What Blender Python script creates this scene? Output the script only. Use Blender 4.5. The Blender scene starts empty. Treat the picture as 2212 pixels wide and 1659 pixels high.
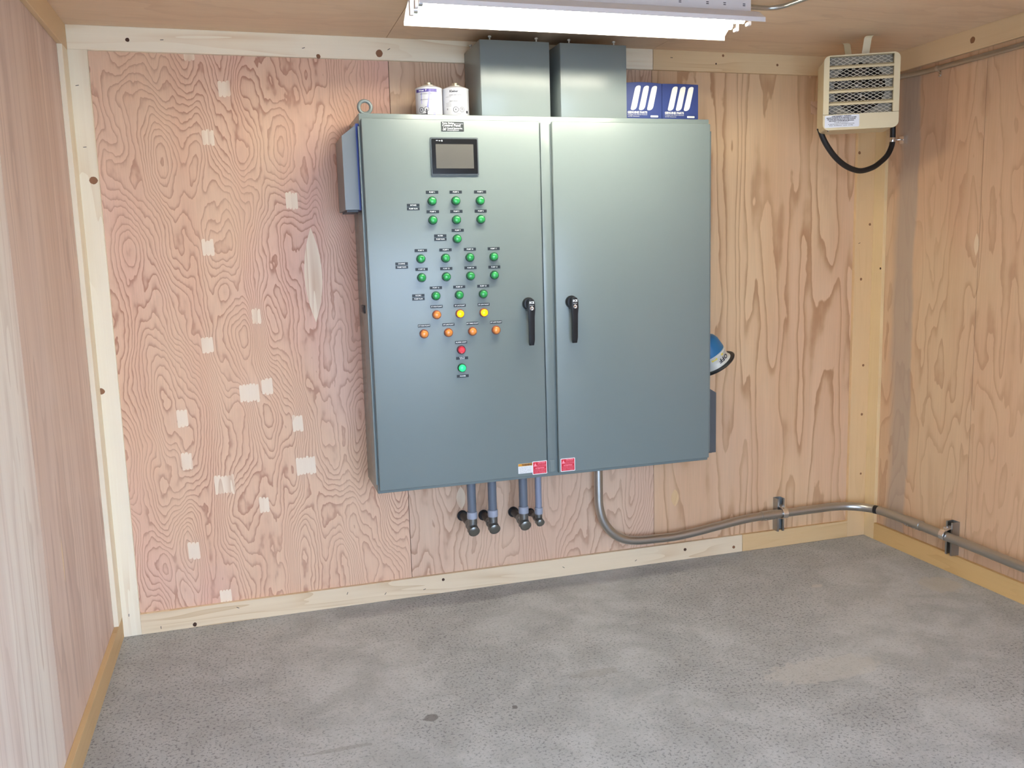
import bpy, bmesh, math, random
from mathutils import Vector, Matrix
random.seed(7)
PI = math.pi
SC = bpy.context.scene
COL = SC.collection

# ------------------------------------------------------------------ camera
cam_data = bpy.data.cameras.new('camera')
cam_data.sensor_width = 36.0
cam_data.lens = 1900.353 / 2212 * 36.0
cam_data.clip_start = 0.02
cam = bpy.data.objects.new('camera', cam_data)
COL.objects.link(cam)
right = Vector((0.9567651, -0.2894971, -0.0281409))
fwd = Vector((0.28264995, 0.94821886, -0.14487926))
up = Vector((0.06862586, 0.1306614, 0.98904908))
cm = Matrix((right, up, -fwd)).transposed().to_4x4()
cm.translation = Vector((0.6053, -3.8505, 1.5394))
cam.matrix_world = cm
SC.camera = cam

# ------------------------------------------------------------------ world, exposure
W = 3.7128      # room width (x), back wall plane y = 0, floor z = 0
H = 2.4537      # ceiling height
YF = -4.45      # front wall plane
world = bpy.data.worlds.new('world')
SC.world = world
world.use_nodes = True
bg = world.node_tree.nodes['Background']
bg.inputs[0].default_value = (0.58, 0.74, 1.0, 1)
bg.inputs[1].default_value = 10.5
TUBE_POWER = 52.0
SC.view_settings.view_transform = 'Standard'
SC.view_settings.look = 'None'
SC.view_settings.gamma = 1
SC.view_settings.use_curve_mapping = False
SC.view_settings.exposure = 0.28

# ------------------------------------------------------------------ helpers
def srgb(r, g, b):
    f = lambda c: (c / 255 / 12.92) if c / 255 <= 0.04045 else ((c / 255 + 0.055) / 1.055) ** 2.4
    return (f(r), f(g), f(b), 1)


def plain(name, col, rough=0.5, metal=0.0, spec=0.5, emit=None, estr=0.0, trans=0.0, coat=0.0, bump=0.0, bscale=200):
    m = bpy.data.materials.new(name)
    m.use_nodes = True
    nt = m.node_tree
    b = nt.nodes['Principled BSDF']
    b.inputs['Base Color'].default_value = col
    b.inputs['Roughness'].default_value = rough
    b.inputs['Metallic'].default_value = metal
    b.inputs['Specular IOR Level'].default_value = spec
    b.inputs['Transmission Weight'].default_value = trans
    b.inputs['Coat Weight'].default_value = coat
    if emit:
        b.inputs['Emission Color'].default_value = emit
        b.inputs['Emission Strength'].default_value = estr
    if bump > 0:
        n = nt.nodes.new('ShaderNodeTexNoise')
        n.inputs['Scale'].default_value = bscale
        tc = nt.nodes.new('ShaderNodeTexCoord')
        nt.links.new(tc.outputs['Object'], n.inputs['Vector'])
        bp = nt.nodes.new('ShaderNodeBump')
        bp.inputs['Strength'].default_value = bump
        bp.inputs['Distance'].default_value = 0.002
        nt.links.new(n.outputs[0], bp.inputs['Height'])
        nt.links.new(bp.outputs[0], b.inputs['Normal'])
    return m


class NT:
    """tiny node-graph helper"""
    def __init__(s, name):
        s.m = bpy.data.materials.new(name)
        s.m.use_nodes = True
        s.t = s.m.node_tree
        s.b = s.t.nodes['Principled BSDF']

    def put(s, sock, v):
        if isinstance(v, bpy.types.NodeSocket):
            s.t.links.new(v, sock)
        elif v is not None:
            sock.default_value = v

    def math(s, op, a, b=None, c=None, clamp=False):
        n = s.t.nodes.new('ShaderNodeMath')
        n.operation = op
        n.use_clamp = clamp
        s.put(n.inputs[0], a)
        s.put(n.inputs[1], b)
        s.put(n.inputs[2], c)
        return n.outputs[0]

    def noise(s, vec, scale, detail=2.0, rough=0.5, dist=0.0):
        n = s.t.nodes.new('ShaderNodeTexNoise')
        s.put(n.inputs['Vector'], vec)
        n.inputs['Scale'].default_value = scale
        n.inputs['Detail'].default_value = detail
        n.inputs['Roughness'].default_value = rough
        n.inputs['Distortion'].default_value = dist
        return n.outputs[0]

    def xyz(s):
        tc = s.t.nodes.new('ShaderNodeTexCoord')
        sp = s.t.nodes.new('ShaderNodeSeparateXYZ')
        s.t.links.new(tc.outputs['Object'], sp.inputs[0])
        return sp.outputs

    def vec(s, x, y, z):
        n = s.t.nodes.new('ShaderNodeCombineXYZ')
        for i, v in enumerate((x, y, z)):
            s.put(n.inputs[i], v)
        return n.outputs[0]

    def mix(s, f, a, b, mode='MIX'):
        n = s.t.nodes.new('ShaderNodeMix')
        n.data_type = 'RGBA'
        n.blend_type = mode
        s.put(n.inputs[0], f)
        s.put(n.inputs[6], a)
        s.put(n.inputs[7], b)
        return n.outputs[2]

    def step(s, v, lo, hi):
        n = s.t.nodes.new('ShaderNodeMapRange')
        n.interpolation_type = 'SMOOTHSTEP'
        s.put(n.inputs[0], v)
        n.inputs[1].default_value = lo
        n.inputs[2].default_value = hi
        return n.outputs[0]

    def bump(s, h, strength, dist=0.002):
        n = s.t.nodes.new('ShaderNodeBump')
        n.inputs['Strength'].default_value = strength
        n.inputs['Distance'].default_value = dist
        s.put(n.inputs['Height'], h)
        s.t.links.new(n.outputs[0], s.b.inputs['Normal'])


def plywood(name, u, v, light, mid, dark, seed, K=14.0, su=2.6, sv=0.6, wob=0.05, contrast=0.8, strip=0.35,
            blotch=0.5, tint=None, stripe=None, rough=0.62):
    """rotary-cut fir plywood: contour lines of a stretched height field, u across the grain, v along it"""
    g = NT(name)
    co = g.xyz()
    U, V = co[u], co[v]
    base = g.noise(g.vec(g.math('MULTIPLY', U, su), g.math('MULTIPLY', V, sv), seed), 1.0, 2.0, 0.45, 0.25)
    w1 = g.noise(g.vec(g.math('MULTIPLY', U, 22), g.math('MULTIPLY', V, 9), seed + 3), 1.0, 2.5, 0.55)
    w2 = g.noise(g.vec(g.math('MULTIPLY', U, 7.5), g.math('MULTIPLY', V, 2.6), seed + 9), 1.0, 1.5, 0.5)
    h = g.math('ADD', base, g.math('MULTIPLY', w1, wob))
    h = g.math('ADD', h, g.math('MULTIPLY', w2, wob * 4.0))
    saw = g.math('FRACT', g.math('MULTIPLY', h, K))
    late = g.math('ADD', g.math('MULTIPLY', g.step(saw, 0.60, 0.95), 0.75), g.math('MULTIPLY', g.step(saw, 0.2, 0.9), 0.25))
    edge = g.step(saw, 0.95, 1.0)
    late = g.math('SUBTRACT', late, edge, clamp=True)
    # veneer strips: broad stripes along the grain with their own tone
    s1 = g.noise(g.vec(g.math('MULTIPLY', U, 5.5), g.math('MULTIPLY', V, 0.35), seed + 20), 1.0, 2.0, 0.6)
    s1 = g.step(s1, 0.38, 0.62)
    b1 = g.noise(g.vec(g.math('MULTIPLY', U, 2.2), g.math('MULTIPLY', V, 1.2), seed + 31), 1.0, 3.0, 0.6)
    b1 = g.step(b1, 0.35, 0.65)
    # thickness of the late-wood bands varies from place to place
    amt = g.math('MULTIPLY', late, g.math('ADD', contrast * 0.55, g.math('MULTIPLY', b1, contrast * 0.55)), clamp=True)
    c = g.mix(g.math('MULTIPLY', s1, strip), light, mid)
    if tint:
        b2 = g.noise(g.vec(g.math('MULTIPLY', U, 1.3), g.math('MULTIPLY', V, 0.8), seed + 47), 1.0, 2.0, 0.5)
        c = g.mix(g.math('MULTIPLY', g.step(b2, 0.36, 0.6), blotch), c, tint)
    c = g.mix(amt, c, dark)
    fib = g.noise(g.vec(g.math('MULTIPLY', U, 260), g.math('MULTIPLY', V, 6), seed), 1.0, 2.0, 0.5)
    fib = g.math('ADD', 0.90, g.math('MULTIPLY', fib, 0.2))
    c = g.mix(1.0, c, g.vec(fib, fib, fib), 'MULTIPLY')
    if stripe:
        lo, hi, scol, samt = stripe
        e = g.noise(g.vec(g.math('MULTIPLY', U, 3), g.math('MULTIPLY', V, 2.2), 4.0), 1.0, 4.0, 0.6)
        Ue = g.math('ADD', U, g.math('MULTIPLY', g.math('SUBTRACT', e, 0.5), 0.09))
        a = g.math('MULTIPLY', g.step(Ue, lo - 0.012, lo + 0.012), g.math('SUBTRACT', 1.0, g.step(Ue, hi - 0.03, hi + 0.03)))
        c = g.mix(g.math('MULTIPLY', a, samt), c, scol)
    g.put(g.b.inputs['Base Color'], c)
    g.b.inputs['Roughness'].default_value = rough
    g.b.inputs['Specular IOR Level'].default_value = 0.3
    g.bump(g.math('ADD', g.math('MULTIPLY', late, 0.5), fib), 0.25, 0.0015)
    return g.m


def pine(name, u, v, light, dark, seed, amt=0.5):
    g = NT(name)
    co = g.xyz()
    U, V = co[u], co[v]
    base = g.noise(g.vec(g.math('MULTIPLY', U, 10), g.math('MULTIPLY', V, 0.7), seed), 1.0, 2.0, 0.4, 0.3)
    saw = g.math('POWER', g.math('FRACT', g.math('MULTIPLY', base, 9.0)), 2.5)
    fib = g.noise(g.vec(g.math('MULTIPLY', U, 160), g.math('MULTIPLY', V, 3), seed), 1.0, 2.0, 0.5)
    pat = g.noise(g.vec(g.math('MULTIPLY', U, 3), g.math('MULTIPLY', V, 2), seed + 5), 1.0, 2.0, 0.5)
    f = g.math('ADD', g.math('MULTIPLY', saw, g.math('MULTIPLY', g.step(pat, 0.42, 0.66), amt)), g.math('MULTIPLY', fib, 0.18), clamp=True)
    g.put(g.b.inputs['Base Color'], g.mix(f, light, dark))
    g.b.inputs['Roughness'].default_value = 0.6
    g.b.inputs['Specular IOR Level'].default_value = 0.3
    g.bump(fib, 0.12)
    return g.m


def box(bm, x0, x1, y0, y1, z0, z1, bev=0.0, seg=1):
    M = Matrix.Translation(((x0 + x1) / 2, (y0 + y1) / 2, (z0 + z1) / 2)) @ Matrix.Diagonal((abs(x1 - x0), abs(y1 - y0), abs(z1 - z0), 1))
    r = bmesh.ops.create_cube(bm, size=1.0, matrix=M)
    if bev > 0:
        es = list({e for v in r['verts'] for e in v.link_edges})
        bmesh.ops.bevel(bm, geom=es, offset=bev, segments=seg, profile=0.5, affect='EDGES')
    return bm


def frame_of(d, ref=Vector((0, 0, 1))):
    d = d.normalized()
    if abs(d.dot(ref)) > 0.95:
        ref = Vector((0, 1, 0))
    a = d.cross(ref).normalized()
    return a, d.cross(a).normalized()


def lathe(bm, prof, origin, axis=(0, 0, 1), n=32, caps=True):
    """prof: list of (radius, distance along axis)"""
    ax = Vector(axis).normalized()
    a, b = frame_of(ax, Vector((0.13, 0.31, 0.94)))
    o = Vector(origin)
    rings = []
    for r, t in prof:
        rings.append([bm.verts.new(o + ax * t + (a * math.cos(2 * PI * k / n) + b * math.sin(2 * PI * k / n)) * max(r, 1e-5)) for k in range(n)])
    for i in range(len(rings) - 1):
        for k in range(n):
            try:
                bm.faces.new((rings[i][k], rings[i][(k + 1) % n], rings[i + 1][(k + 1) % n], rings[i + 1][k]))
            except ValueError:
                pass
    if caps:
        for rg in (rings[0], rings[-1]):
            try:
                bm.faces.new(rg)
            except ValueError:
                pass
    return bm


def smooth_path(pts, n=8):
    """Catmull-Rom through the points"""
    P = [Vector(p) for p in pts]
    P = [P[0] * 2 - P[1]] + P + [P[-1] * 2 - P[-2]]
    out = []
    for i in range(1, len(P) - 2):
        p0, p1, p2, p3 = P[i - 1:i + 3]
        for k in range(n):
            t = k / n
            out.append(0.5 * ((2 * p1) + (p2 - p0) * t + (2 * p0 - 5 * p1 + 4 * p2 - p3) * t * t + (3 * p1 - p0 - 3 * p2 + p3) * t ** 3))
    out.append(P[-2])
    return out


def fillet(pts, radii, n=10):
    """poly-line with rounded corners"""
    P = [Vector(p) for p in pts]
    out = [P[0]]
    for i in range(1, len(P) - 1):
        r = radii[i - 1]
        d1 = (P[i - 1] - P[i]).normalized()
        d2 = (P[i + 1] - P[i]).normalized()
        ang = d1.angle(d2)
        t = r / math.tan(ang / 2)
        a, b = P[i] + d1 * t, P[i] + d2 * t
        c = P[i] + (d1 + d2).normalized() * (r / math.sin(ang / 2))
        va, vb = a - c, b - c
        th = va.angle(vb)
        for k in range(n + 1):
            f = k / n
            out.append(c + (va * math.sin((1 - f) * th) + vb * math.sin(f * th)) / math.sin(th))
    out.append(P[-1])
    return out


def tube(bm, path, r, n=16, closed=False):
    P = [Vector(p) for p in path]
    m = len(P)
    T = []
    for i in range(m):
        if closed:
            T.append((P[(i + 1) % m] - P[i - 1]).normalized())
        else:
            T.append((P[min(i + 1, m - 1)] - P[max(i - 1, 0)]).normalized())
    a, b = frame_of(T[0])
    rings = []
    for i in range(m):
        if i:
            q = T[i - 1].rotation_difference(T[i])
            a = q @ a
            b = q @ b
        rr = r[i] if isinstance(r, (list, tuple)) else r
        rings.append([bm.verts.new(P[i] + (a * math.cos(2 * PI * k / n) + b * math.sin(2 * PI * k / n)) * rr) for k in range(n)])
    for i in range(m if closed else m - 1):
        j = (i + 1) % m
        for k in range(n):
            bm.faces.new((rings[i][k], rings[i][(k + 1) % n], rings[j][(k + 1) % n], rings[j][k]))
    if not closed:
        bm.faces.new(rings[0])
        bm.faces.new(rings[-1])
    return bm


def prism(bm, poly, axis, a0, a1):
    """poly: 2-D outline; axis 'x': (y,z), 'y': (x,z), 'z': (x,y); extruded a0..a1"""
    def P(p, a):
        return {'x': (a, p[0], p[1]), 'y': (p[0], a, p[1]), 'z': (p[0], p[1], a)}[axis]
    A = [bm.verts.new(P(p, a0)) for p in poly]
    B = [bm.verts.new(P(p, a1)) for p in poly]
    bm.faces.new(A)
    bm.faces.new(B)
    n = len(poly)
    for i in range(n):
        bm.faces.new((A[i], A[(i + 1) % n], B[(i + 1) % n], B[i]))
    return bm


def rrect(x0, x1, z0, z1, r, n=6):
    out = []
    for cx, cz, a0 in ((x1 - r, z1 - r, 0), (x0 + r, z1 - r, 90), (x0 + r, z0 + r, 180), (x1 - r, z0 + r, 270)):
        for k in range(n + 1):
            a = math.radians(a0 + 90 * k / n)
            out.append((cx + r * math.cos(a), cz + r * math.sin(a)))
    return out


def link(name, me, mat, parent=None, kind=None, label=None, smooth=True):
    o = bpy.data.objects.new(name, me)
    COL.objects.link(o)
    if mat is not None:
        for mt in (mat if isinstance(mat, (list, tuple)) else [mat]):
            me.materials.append(mt)
    if parent is not None:
        o.parent = parent
        if not parent.get('local'):
            o.matrix_parent_inverse = Matrix.Translation(-world_loc(parent))
    if kind:
        o['kind'] = kind
    if label:
        o['label'] = label
    return o


def world_loc(o):
    l = Vector(o.location)
    return l


def obj(name, bm, mat, parent=None, kind=None, label=None, smooth=True, ang=35):
    bmesh.ops.remove_doubles(bm, verts=bm.verts, dist=1e-6)
    bmesh.ops.recalc_face_normals(bm, faces=bm.faces)
    me = bpy.data.meshes.new(name)
    bm.to_mesh(me)
    bm.free()
    if smooth:
        for p in me.polygons:
            p.use_smooth = True
        me.set_sharp_from_angle(angle=math.radians(ang))
    return link(name, me, mat, parent, kind, label)


def N():
    return bmesh.new()


def thing(name, label, cat, loc=(0, 0, 0), rotz=0, group=None, kind=None):
    o = bpy.data.objects.new(name, None)
    o.empty_display_size = 0.05
    COL.objects.link(o)
    o.location = loc
    o.rotation_euler = (0, 0, rotz)
    if rotz:
        o['local'] = True
    tag(o, label, cat, group, kind)
    return o


def tag(o, label=None, cat=None, group=None, kind=None):
    if label:
        o['label'] = label
    if cat:
        o['category'] = cat
    if group:
        o['group'] = group
    if kind:
        o['kind'] = kind
    return o


TEXT_CACHE = []


def text_bm(bm, s, size, M, align='CENTER', bold=0.0, wrap=None, width=None):
    """add flat lettering to bm; text is laid in x,y then moved by M. wrap=(radius) bends x round a cylinder about local y"""
    cu = bpy.data.curves.new('lettering', 'FONT')
    cu.body = s
    cu.size = size
    cu.align_x = align
    cu.align_y = 'CENTER'
    cu.resolution_u = 2
    cu.offset = bold
    to = bpy.data.objects.new('lettering', cu)
    COL.objects.link(to)
    dg = bpy.context.evaluated_depsgraph_get()
    me = bpy.data.meshes.new_from_object(to.evaluated_get(dg))
    bpy.data.objects.remove(to)
    bpy.data.curves.remove(cu)
    k = 1.0
    if width and me.vertices:
        xs = [v.co.x for v in me.vertices]
        k = width / max(1e-6, max(xs) - min(xs))
    t = bmesh.new()
    t.from_mesh(me)
    bpy.data.meshes.remove(me)
    vm = {}
    for v in t.verts:
        p = Vector((v.co.x * k, v.co.y, 0))
        if wrap:
            a = p.x / wrap
            p = Vector((wrap * math.sin(a), p.y, wrap * math.cos(a) - wrap))
        vm[v] = bm.verts.new(M @ p)
    for f in t.faces:
        try:
            bm.faces.new([vm[v] for v in f.verts])
        except ValueError:
            pass
    t.free()
    return bm


def MY(x, y, z, roll=0.0):
    """matrix: text plane facing -y, upright, at (x, y, z)"""
    return Matrix.Translation((x, y, z)) @ Matrix.Rotation(roll, 4, 'Y') @ Matrix.Rotation(PI / 2, 4, 'X')


# ------------------------------------------------------------------ materials
M_ply_back_a = plywood('fir plywood rosy', 0, 2, srgb(230, 193, 171), srgb(223, 176, 158), srgb(176, 124, 102), 3.1, K=60, su=2.7, sv=0.85, wob=0.036, contrast=0.80, strip=0.75, blotch=0.5, tint=srgb(230, 195, 154))
M_ply_back_b = plywood('fir plywood warm', 0, 2, srgb(220, 190, 162), srgb(212, 176, 152), srgb(172, 130, 104), 11.7, K=36, su=3.0, sv=0.65, wob=0.035, contrast=0.75, strip=0.5, blotch=0.3, tint=srgb(218, 180, 154))
M_ply_back_c = plywood('fir plywood flame', 0, 2, srgb(226, 194, 154), srgb(214, 176, 134), srgb(178, 136, 100), 27.3, K=12, su=4.6, sv=0.40, wob=0.03, contrast=0.85, strip=0.7, blotch=0.35, tint=srgb(210, 166, 144))
M_ply_left_a = plywood('plywood straight pale rose', 1, 2, srgb(226, 204, 190), srgb(210, 184, 170), srgb(182, 154, 140), 41.0, K=9, su=6.0, sv=0.22, wob=0.03, contrast=0.5, strip=0.9, blotch=0.3, tint=srgb(216, 184, 158))
M_ply_left_b = plywood('plywood straight cream', 1, 2, srgb(240, 229, 216), srgb(228, 209, 196), srgb(200, 178, 162), 55.5, K=9, su=6.0, sv=0.22, wob=0.03, contrast=0.5, strip=0.9)
M_ply_right = plywood('plywood tan blotched', 1, 2, srgb(216, 184, 146), srgb(208, 170, 132), srgb(178, 136, 104), 63.2, K=10, su=6.5, sv=0.9, wob=0.06, contrast=0.55, strip=0.7, blotch=0.45, tint=srgb(212, 164, 132), stripe=(-0.30, -0.17, srgb(170, 156, 140), 0.65))
M_ply_ceil = plywood('plywood ceiling tan', 1, 0, srgb(236, 210, 178), srgb(230, 200, 168), srgb(198, 164, 132), 77.7, K=6, su=3.4, sv=0.6, wob=0.10, contrast=0.22, strip=0.5, blotch=0.3, tint=srgb(228, 194, 162))
M_pine_h = pine('pale pine along x', 2, 0, srgb(254, 243, 218), srgb(226, 196, 156), 2.2, 0.6)
M_pine_v = pine('pale pine upright', 0, 2, srgb(251, 240, 216), srgb(214, 186, 146), 5.8, 0.35)
M_pine_v2 = pine('pale pine upright side', 1, 2, srgb(248, 236, 210), srgb(212, 182, 140), 8.1, 0.35)
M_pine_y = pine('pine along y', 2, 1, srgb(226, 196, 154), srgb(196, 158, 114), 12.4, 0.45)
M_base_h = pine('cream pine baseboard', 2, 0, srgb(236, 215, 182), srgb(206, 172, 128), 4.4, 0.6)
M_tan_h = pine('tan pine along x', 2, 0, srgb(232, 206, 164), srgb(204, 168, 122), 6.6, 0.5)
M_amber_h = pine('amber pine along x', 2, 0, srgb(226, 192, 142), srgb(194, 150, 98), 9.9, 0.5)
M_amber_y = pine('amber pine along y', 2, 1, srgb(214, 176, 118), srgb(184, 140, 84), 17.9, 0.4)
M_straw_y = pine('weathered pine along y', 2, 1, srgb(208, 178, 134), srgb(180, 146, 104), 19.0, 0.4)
M_tan_v = pine('tan pine upright', 0, 2, srgb(226, 192, 146), srgb(202, 164, 116), 21.0, 0.3)
M_tan_v2 = pine('straw pine upright', 1, 2, srgb(232, 204, 156), srgb(208, 174, 124), 24.0, 0.3)
M_patch = pine('boat patch veneer', 0, 2, srgb(248, 230, 206), srgb(220, 188, 158), 31.0, 0.9)
M_patch_y = pine('boat patch veneer side', 1, 2, srgb(232, 206, 172), srgb(210, 178, 140), 33.0, 0.6)
M_knot = plain('pine knot', srgb(140, 96, 64), 0.6)
M_knot_dark = plain('dark knot', srgb(74, 44, 26), 0.7)
M_staple = plain('staple', srgb(50, 46, 44), 0.5, 0.5)
M_stud = plain('framing lumber', srgb(150, 118, 84), 0.8)
M_cab = plain('grey powder coat', srgb(119, 131, 131), 0.26, 0.0, 0.5, bump=0.04, bscale=900)
M_cab_side = M_cab
M_box = plain('slate grey enamel', srgb(122, 132, 133), 0.27, 0.0, 0.5, bump=0.03, bscale=900)
M_hood_dark = plain('dark grey hood paint', srgb(84, 88, 92), 0.42)
M_hood = plain('blue grey hood paint', srgb(106, 114, 120), 0.35)
M_bluefilm = plain('blue protective film', srgb(40, 66, 150), 0.35)
M_black = plain('black plastic', srgb(26, 28, 32), 0.38)
M_gloss_black = plain('gloss black glass', srgb(22, 24, 27), 0.15)
M_frame_grey = plain('charcoal bezel', srgb(70, 78, 82), 0.4)
M_lcd = plain('unlit display', srgb(94, 93, 90), 0.10, 0.0, 0.8)
M_white_print = plain('white print', srgb(236, 240, 240), 0.5)
M_plate = plain('black legend plate', srgb(24, 34, 38), 0.45)
M_steel = plain('zinc plated steel', (0.62, 0.63, 0.62, 1), 0.28, 1.0)
M_galv = plain('galvanised conduit', (0.50, 0.50, 0.48, 1), 0.34, 1.0, bump=0.05, bscale=300)
M_strut = plain('strut steel', (0.40, 0.41, 0.41, 1), 0.38, 1.0)
M_chrome = plain('chrome', (0.85, 0.85, 0.85, 1), 0.18, 1.0)
M_zinc = plain('bright zinc', srgb(215, 215, 210), 0.35, 0.3)
M_pvc = plain('dark grey pvc', srgb(104, 112, 124), 0.42)
M_pvc_light = plain('light grey pvc', srgb(142, 148, 166), 0.45)
M_pvc_collar = plain('pale grey pvc collar', srgb(160, 166, 180), 0.45)
M_elbow = plain('cast elbow', (0.22, 0.225, 0.22, 1), 0.3, 0.8)
M_cap = plain('cast cap', (0.20, 0.20, 0.18, 1), 0.34, 0.8)
M_rubber = plain('black liquid tight hose', srgb(30, 30, 32), 0.5)
M_white_paint = plain('white enamel', srgb(232, 228, 230), 0.35)
M_tube = plain('lit fluorescent tube', (1, 1, 1, 1), 0.5, emit=(1.0, 0.95, 0.76, 1), estr=TUBE_POWER)
M_beige = plain('beige enamel', srgb(216, 202, 166), 0.38)
M_beige_back = plain('grey beige sheet', srgb(150, 142, 128), 0.5)
M_grille = plain('bright wire mesh', srgb(214, 206, 188), 0.45)
M_dark_in = plain('dark interior', srgb(48, 38, 32), 0.7)
M_fan = plain('fan aluminium', (0.12, 0.10, 0.085, 1), 0.4, 0.5)
M_label = plain('white paper label', srgb(228, 230, 238), 0.5)
M_print = plain('dark print', srgb(40, 40, 54), 0.6)
M_can = plain('white lithographed tin', srgb(206, 206, 212), 0.35)
M_can_metal = plain('tin cap', (0.66, 0.62, 0.52, 1), 0.3, 0.9)
M_purple = plain('purple print', srgb(72, 60, 140), 0.4)
M_lilac = plain('lilac primer drip', srgb(150, 150, 220), 0.35)
M_bluebox = plain('royal blue carton', srgb(46, 62, 118), 0.4)
M_boxink = plain('off white print', srgb(230, 230, 222), 0.45)
M_red = plain('red sticker', srgb(206, 36, 56), 0.4)
M_pink = plain('pink print', srgb(250, 150, 170), 0.5)
M_orange_s = plain('orange header', srgb(214, 150, 40), 0.45)
M_brown = plain('brown print', srgb(80, 44, 14), 0.5)
M_sky = plain('sky blue plastic', srgb(34, 104, 150), 0.35)
M_cream = plain('ivory plastic', srgb(206, 204, 194), 0.4)
M_yellow = plain('yellow mark', srgb(220, 200, 80), 0.5)
M_green_bez = plain('green bezel', srgb(18, 84, 48), 0.4)
M_green = plain('green lens', srgb(46, 160, 84), 0.22, 0.0, 0.5, coat=0.4)
M_green_on = plain('lit green lens', srgb(40, 220, 120), 0.25, emit=(0.02, 1.0, 0.28, 1), estr=0.75)
M_amber_bez = plain('amber bezel', srgb(150, 76, 34), 0.4)
M_amber = plain('amber lens', srgb(240, 150, 70), 0.25, coat=0.4)
M_amber_on = plain('lit amber lens', srgb(250, 200, 20), 0.25, emit=(1.0, 0.62, 0.0, 1), estr=0.9)
M_red_bez = plain('dark red bezel', srgb(96, 20, 40), 0.4)
M_red_lens = plain('red lens', srgb(220, 40, 60), 0.2, emit=(1.0, 0.08, 0.08, 1), estr=0.12, coat=0.5)


def concrete():
    g = NT('broomed concrete')
    co = g.xyz()
    p = g.vec(co[0], co[1], 0.0)
    big = g.noise(p, 1.1, 4.0, 0.6, 0.3)
    mid = g.noise(p, 5.0, 5.0, 0.65, 0.4)
    pit = g.noise(g.vec(g.math('MULTIPLY', co[0], 1.0), g.math('MULTIPLY', co[1], 1.0), 2.0), 95.0, 3.0, 0.7)
    fine = g.noise(p, 420.0, 2.0, 0.6)
    rough = g.math('MAXIMUM', g.step(big, 0.42, 0.62), g.math('SUBTRACT', 1.0, g.step(g.math('ADD', co[0], g.math('MULTIPLY', g.math('SUBTRACT', big, 0.5), 0.8)), 0.35, 0.95)))
    c = g.mix(g.step(mid, 0.3, 0.7), srgb(160, 162, 162), srgb(186, 188, 189))
    c = g.mix(g.math('MULTIPLY', rough, 0.35), c, srgb(146, 147, 148))
    pits = g.math('MULTIPLY', g.math('SUBTRACT', 1.0, g.step(pit, 0.38, 0.47)), g.math('ADD', 0.35, g.math('MULTIPLY', rough, 0.45)))
    c = g.mix(pits, c, srgb(94, 95, 97))
    lt = g.step(g.noise(p, 140.0, 2.0, 0.6), 0.60, 0.72)
    c = g.mix(g.math('MULTIPLY', lt, 0.30), c, srgb(216, 214, 208))
    ff = g.math('ADD', 0.88, g.math('MULTIPLY', fine, 0.24))
    c = g.mix(1.0, c, g.vec(ff, ff, ff), 'MULTIPLY')

    def blob(x, y, sx, sy, n_amt=0.6, sc=30.0):
        nn = g.noise(p, sc, 3.0, 0.6)
        dx = g.math('DIVIDE', g.math('SUBTRACT', co[0], x), sx)
        dy = g.math('DIVIDE', g.math('SUBTRACT', co[1], y), sy)
        r = g.math('SQRT', g.math('ADD', g.math('MULTIPLY', dx, dx), g.math('MULTIPLY', dy, dy)))
        r = g.math('ADD', r, g.math('MULTIPLY', g.math('SUBTRACT', nn, 0.5), n_amt * 2))
        return g.math('SUBTRACT', 1.0, g.step(r, 0.8, 1.05))
    for x, y, sx, sy, col, a in ((3.543, -0.73, 0.10, 0.10, srgb(186, 180, 168), 0.55), (1.105, -1.096, 0.028, 0.022, srgb(96, 92, 90), 0.75),
                                 (1.396, -1.126, 0.010, 0.012, srgb(90, 86, 82), 0.8), (2.45, -0.36, 0.16, 0.02, srgb(140, 136, 130), 0.0),
                                 (0.79, -1.19, 0.12, 0.012, srgb(130, 126, 122), 0.45), (0.86, -1.34, 0.012, 0.008, srgb(80, 78, 76), 0.8), (3.02, -0.55, 0.03, 0.02, srgb(196, 190, 180), 0.5),
                                 (1.75, -0.99, 0.10, 0.03, srgb(142, 138, 132), 0.4), (2.55, -1.25, 0.25, 0.09, srgb(196, 192, 184), 0.4)):
        if a:
            c = g.mix(g.math('MULTIPLY', blob(x, y, sx, sy), a), c, col)
    g.put(g.b.inputs['Base Color'], c)
    g.b.inputs['Roughness'].default_value = 0.48
    g.b.inputs['Specular IOR Level'].default_value = 0.5
    g.bump(g.math('ADD', g.math('MULTIPLY', pit, 0.6), g.math('MULTIPLY', fine, 0.4)), 0.35, 0.002)
    return g.m


M_concrete = concrete()
M_bounce_gravel = plain('pale bounce gravel', srgb(178, 176, 170), 0.9)

# ------------------------------------------------------------------ shell
TH = 0.0121
bm = N(); box(bm, -0.12, W + 0.12, YF - 0.12, 0.12, -0.10, 0.0)
tag(obj('floor', bm, M_concrete, smooth=False), 'bare grey concrete slab floor with pits and stains', kind='structure')
bm = N(); box(bm, -12, 16, -22, YF - 0.12, -0.14, -0.04)  # unseen ground outside, added as pale gravel to bounce daylight into the room
tag(obj('ground', bm, M_bounce_gravel, smooth=False), 'pale bounce gravel outside the open doorway, unseen and added to bounce daylight inside', kind='structure')


def wall(name, bmx, label):
    o = obj(name, bmx, M_stud, smooth=False)
    return tag(o, label, kind='structure')


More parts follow.
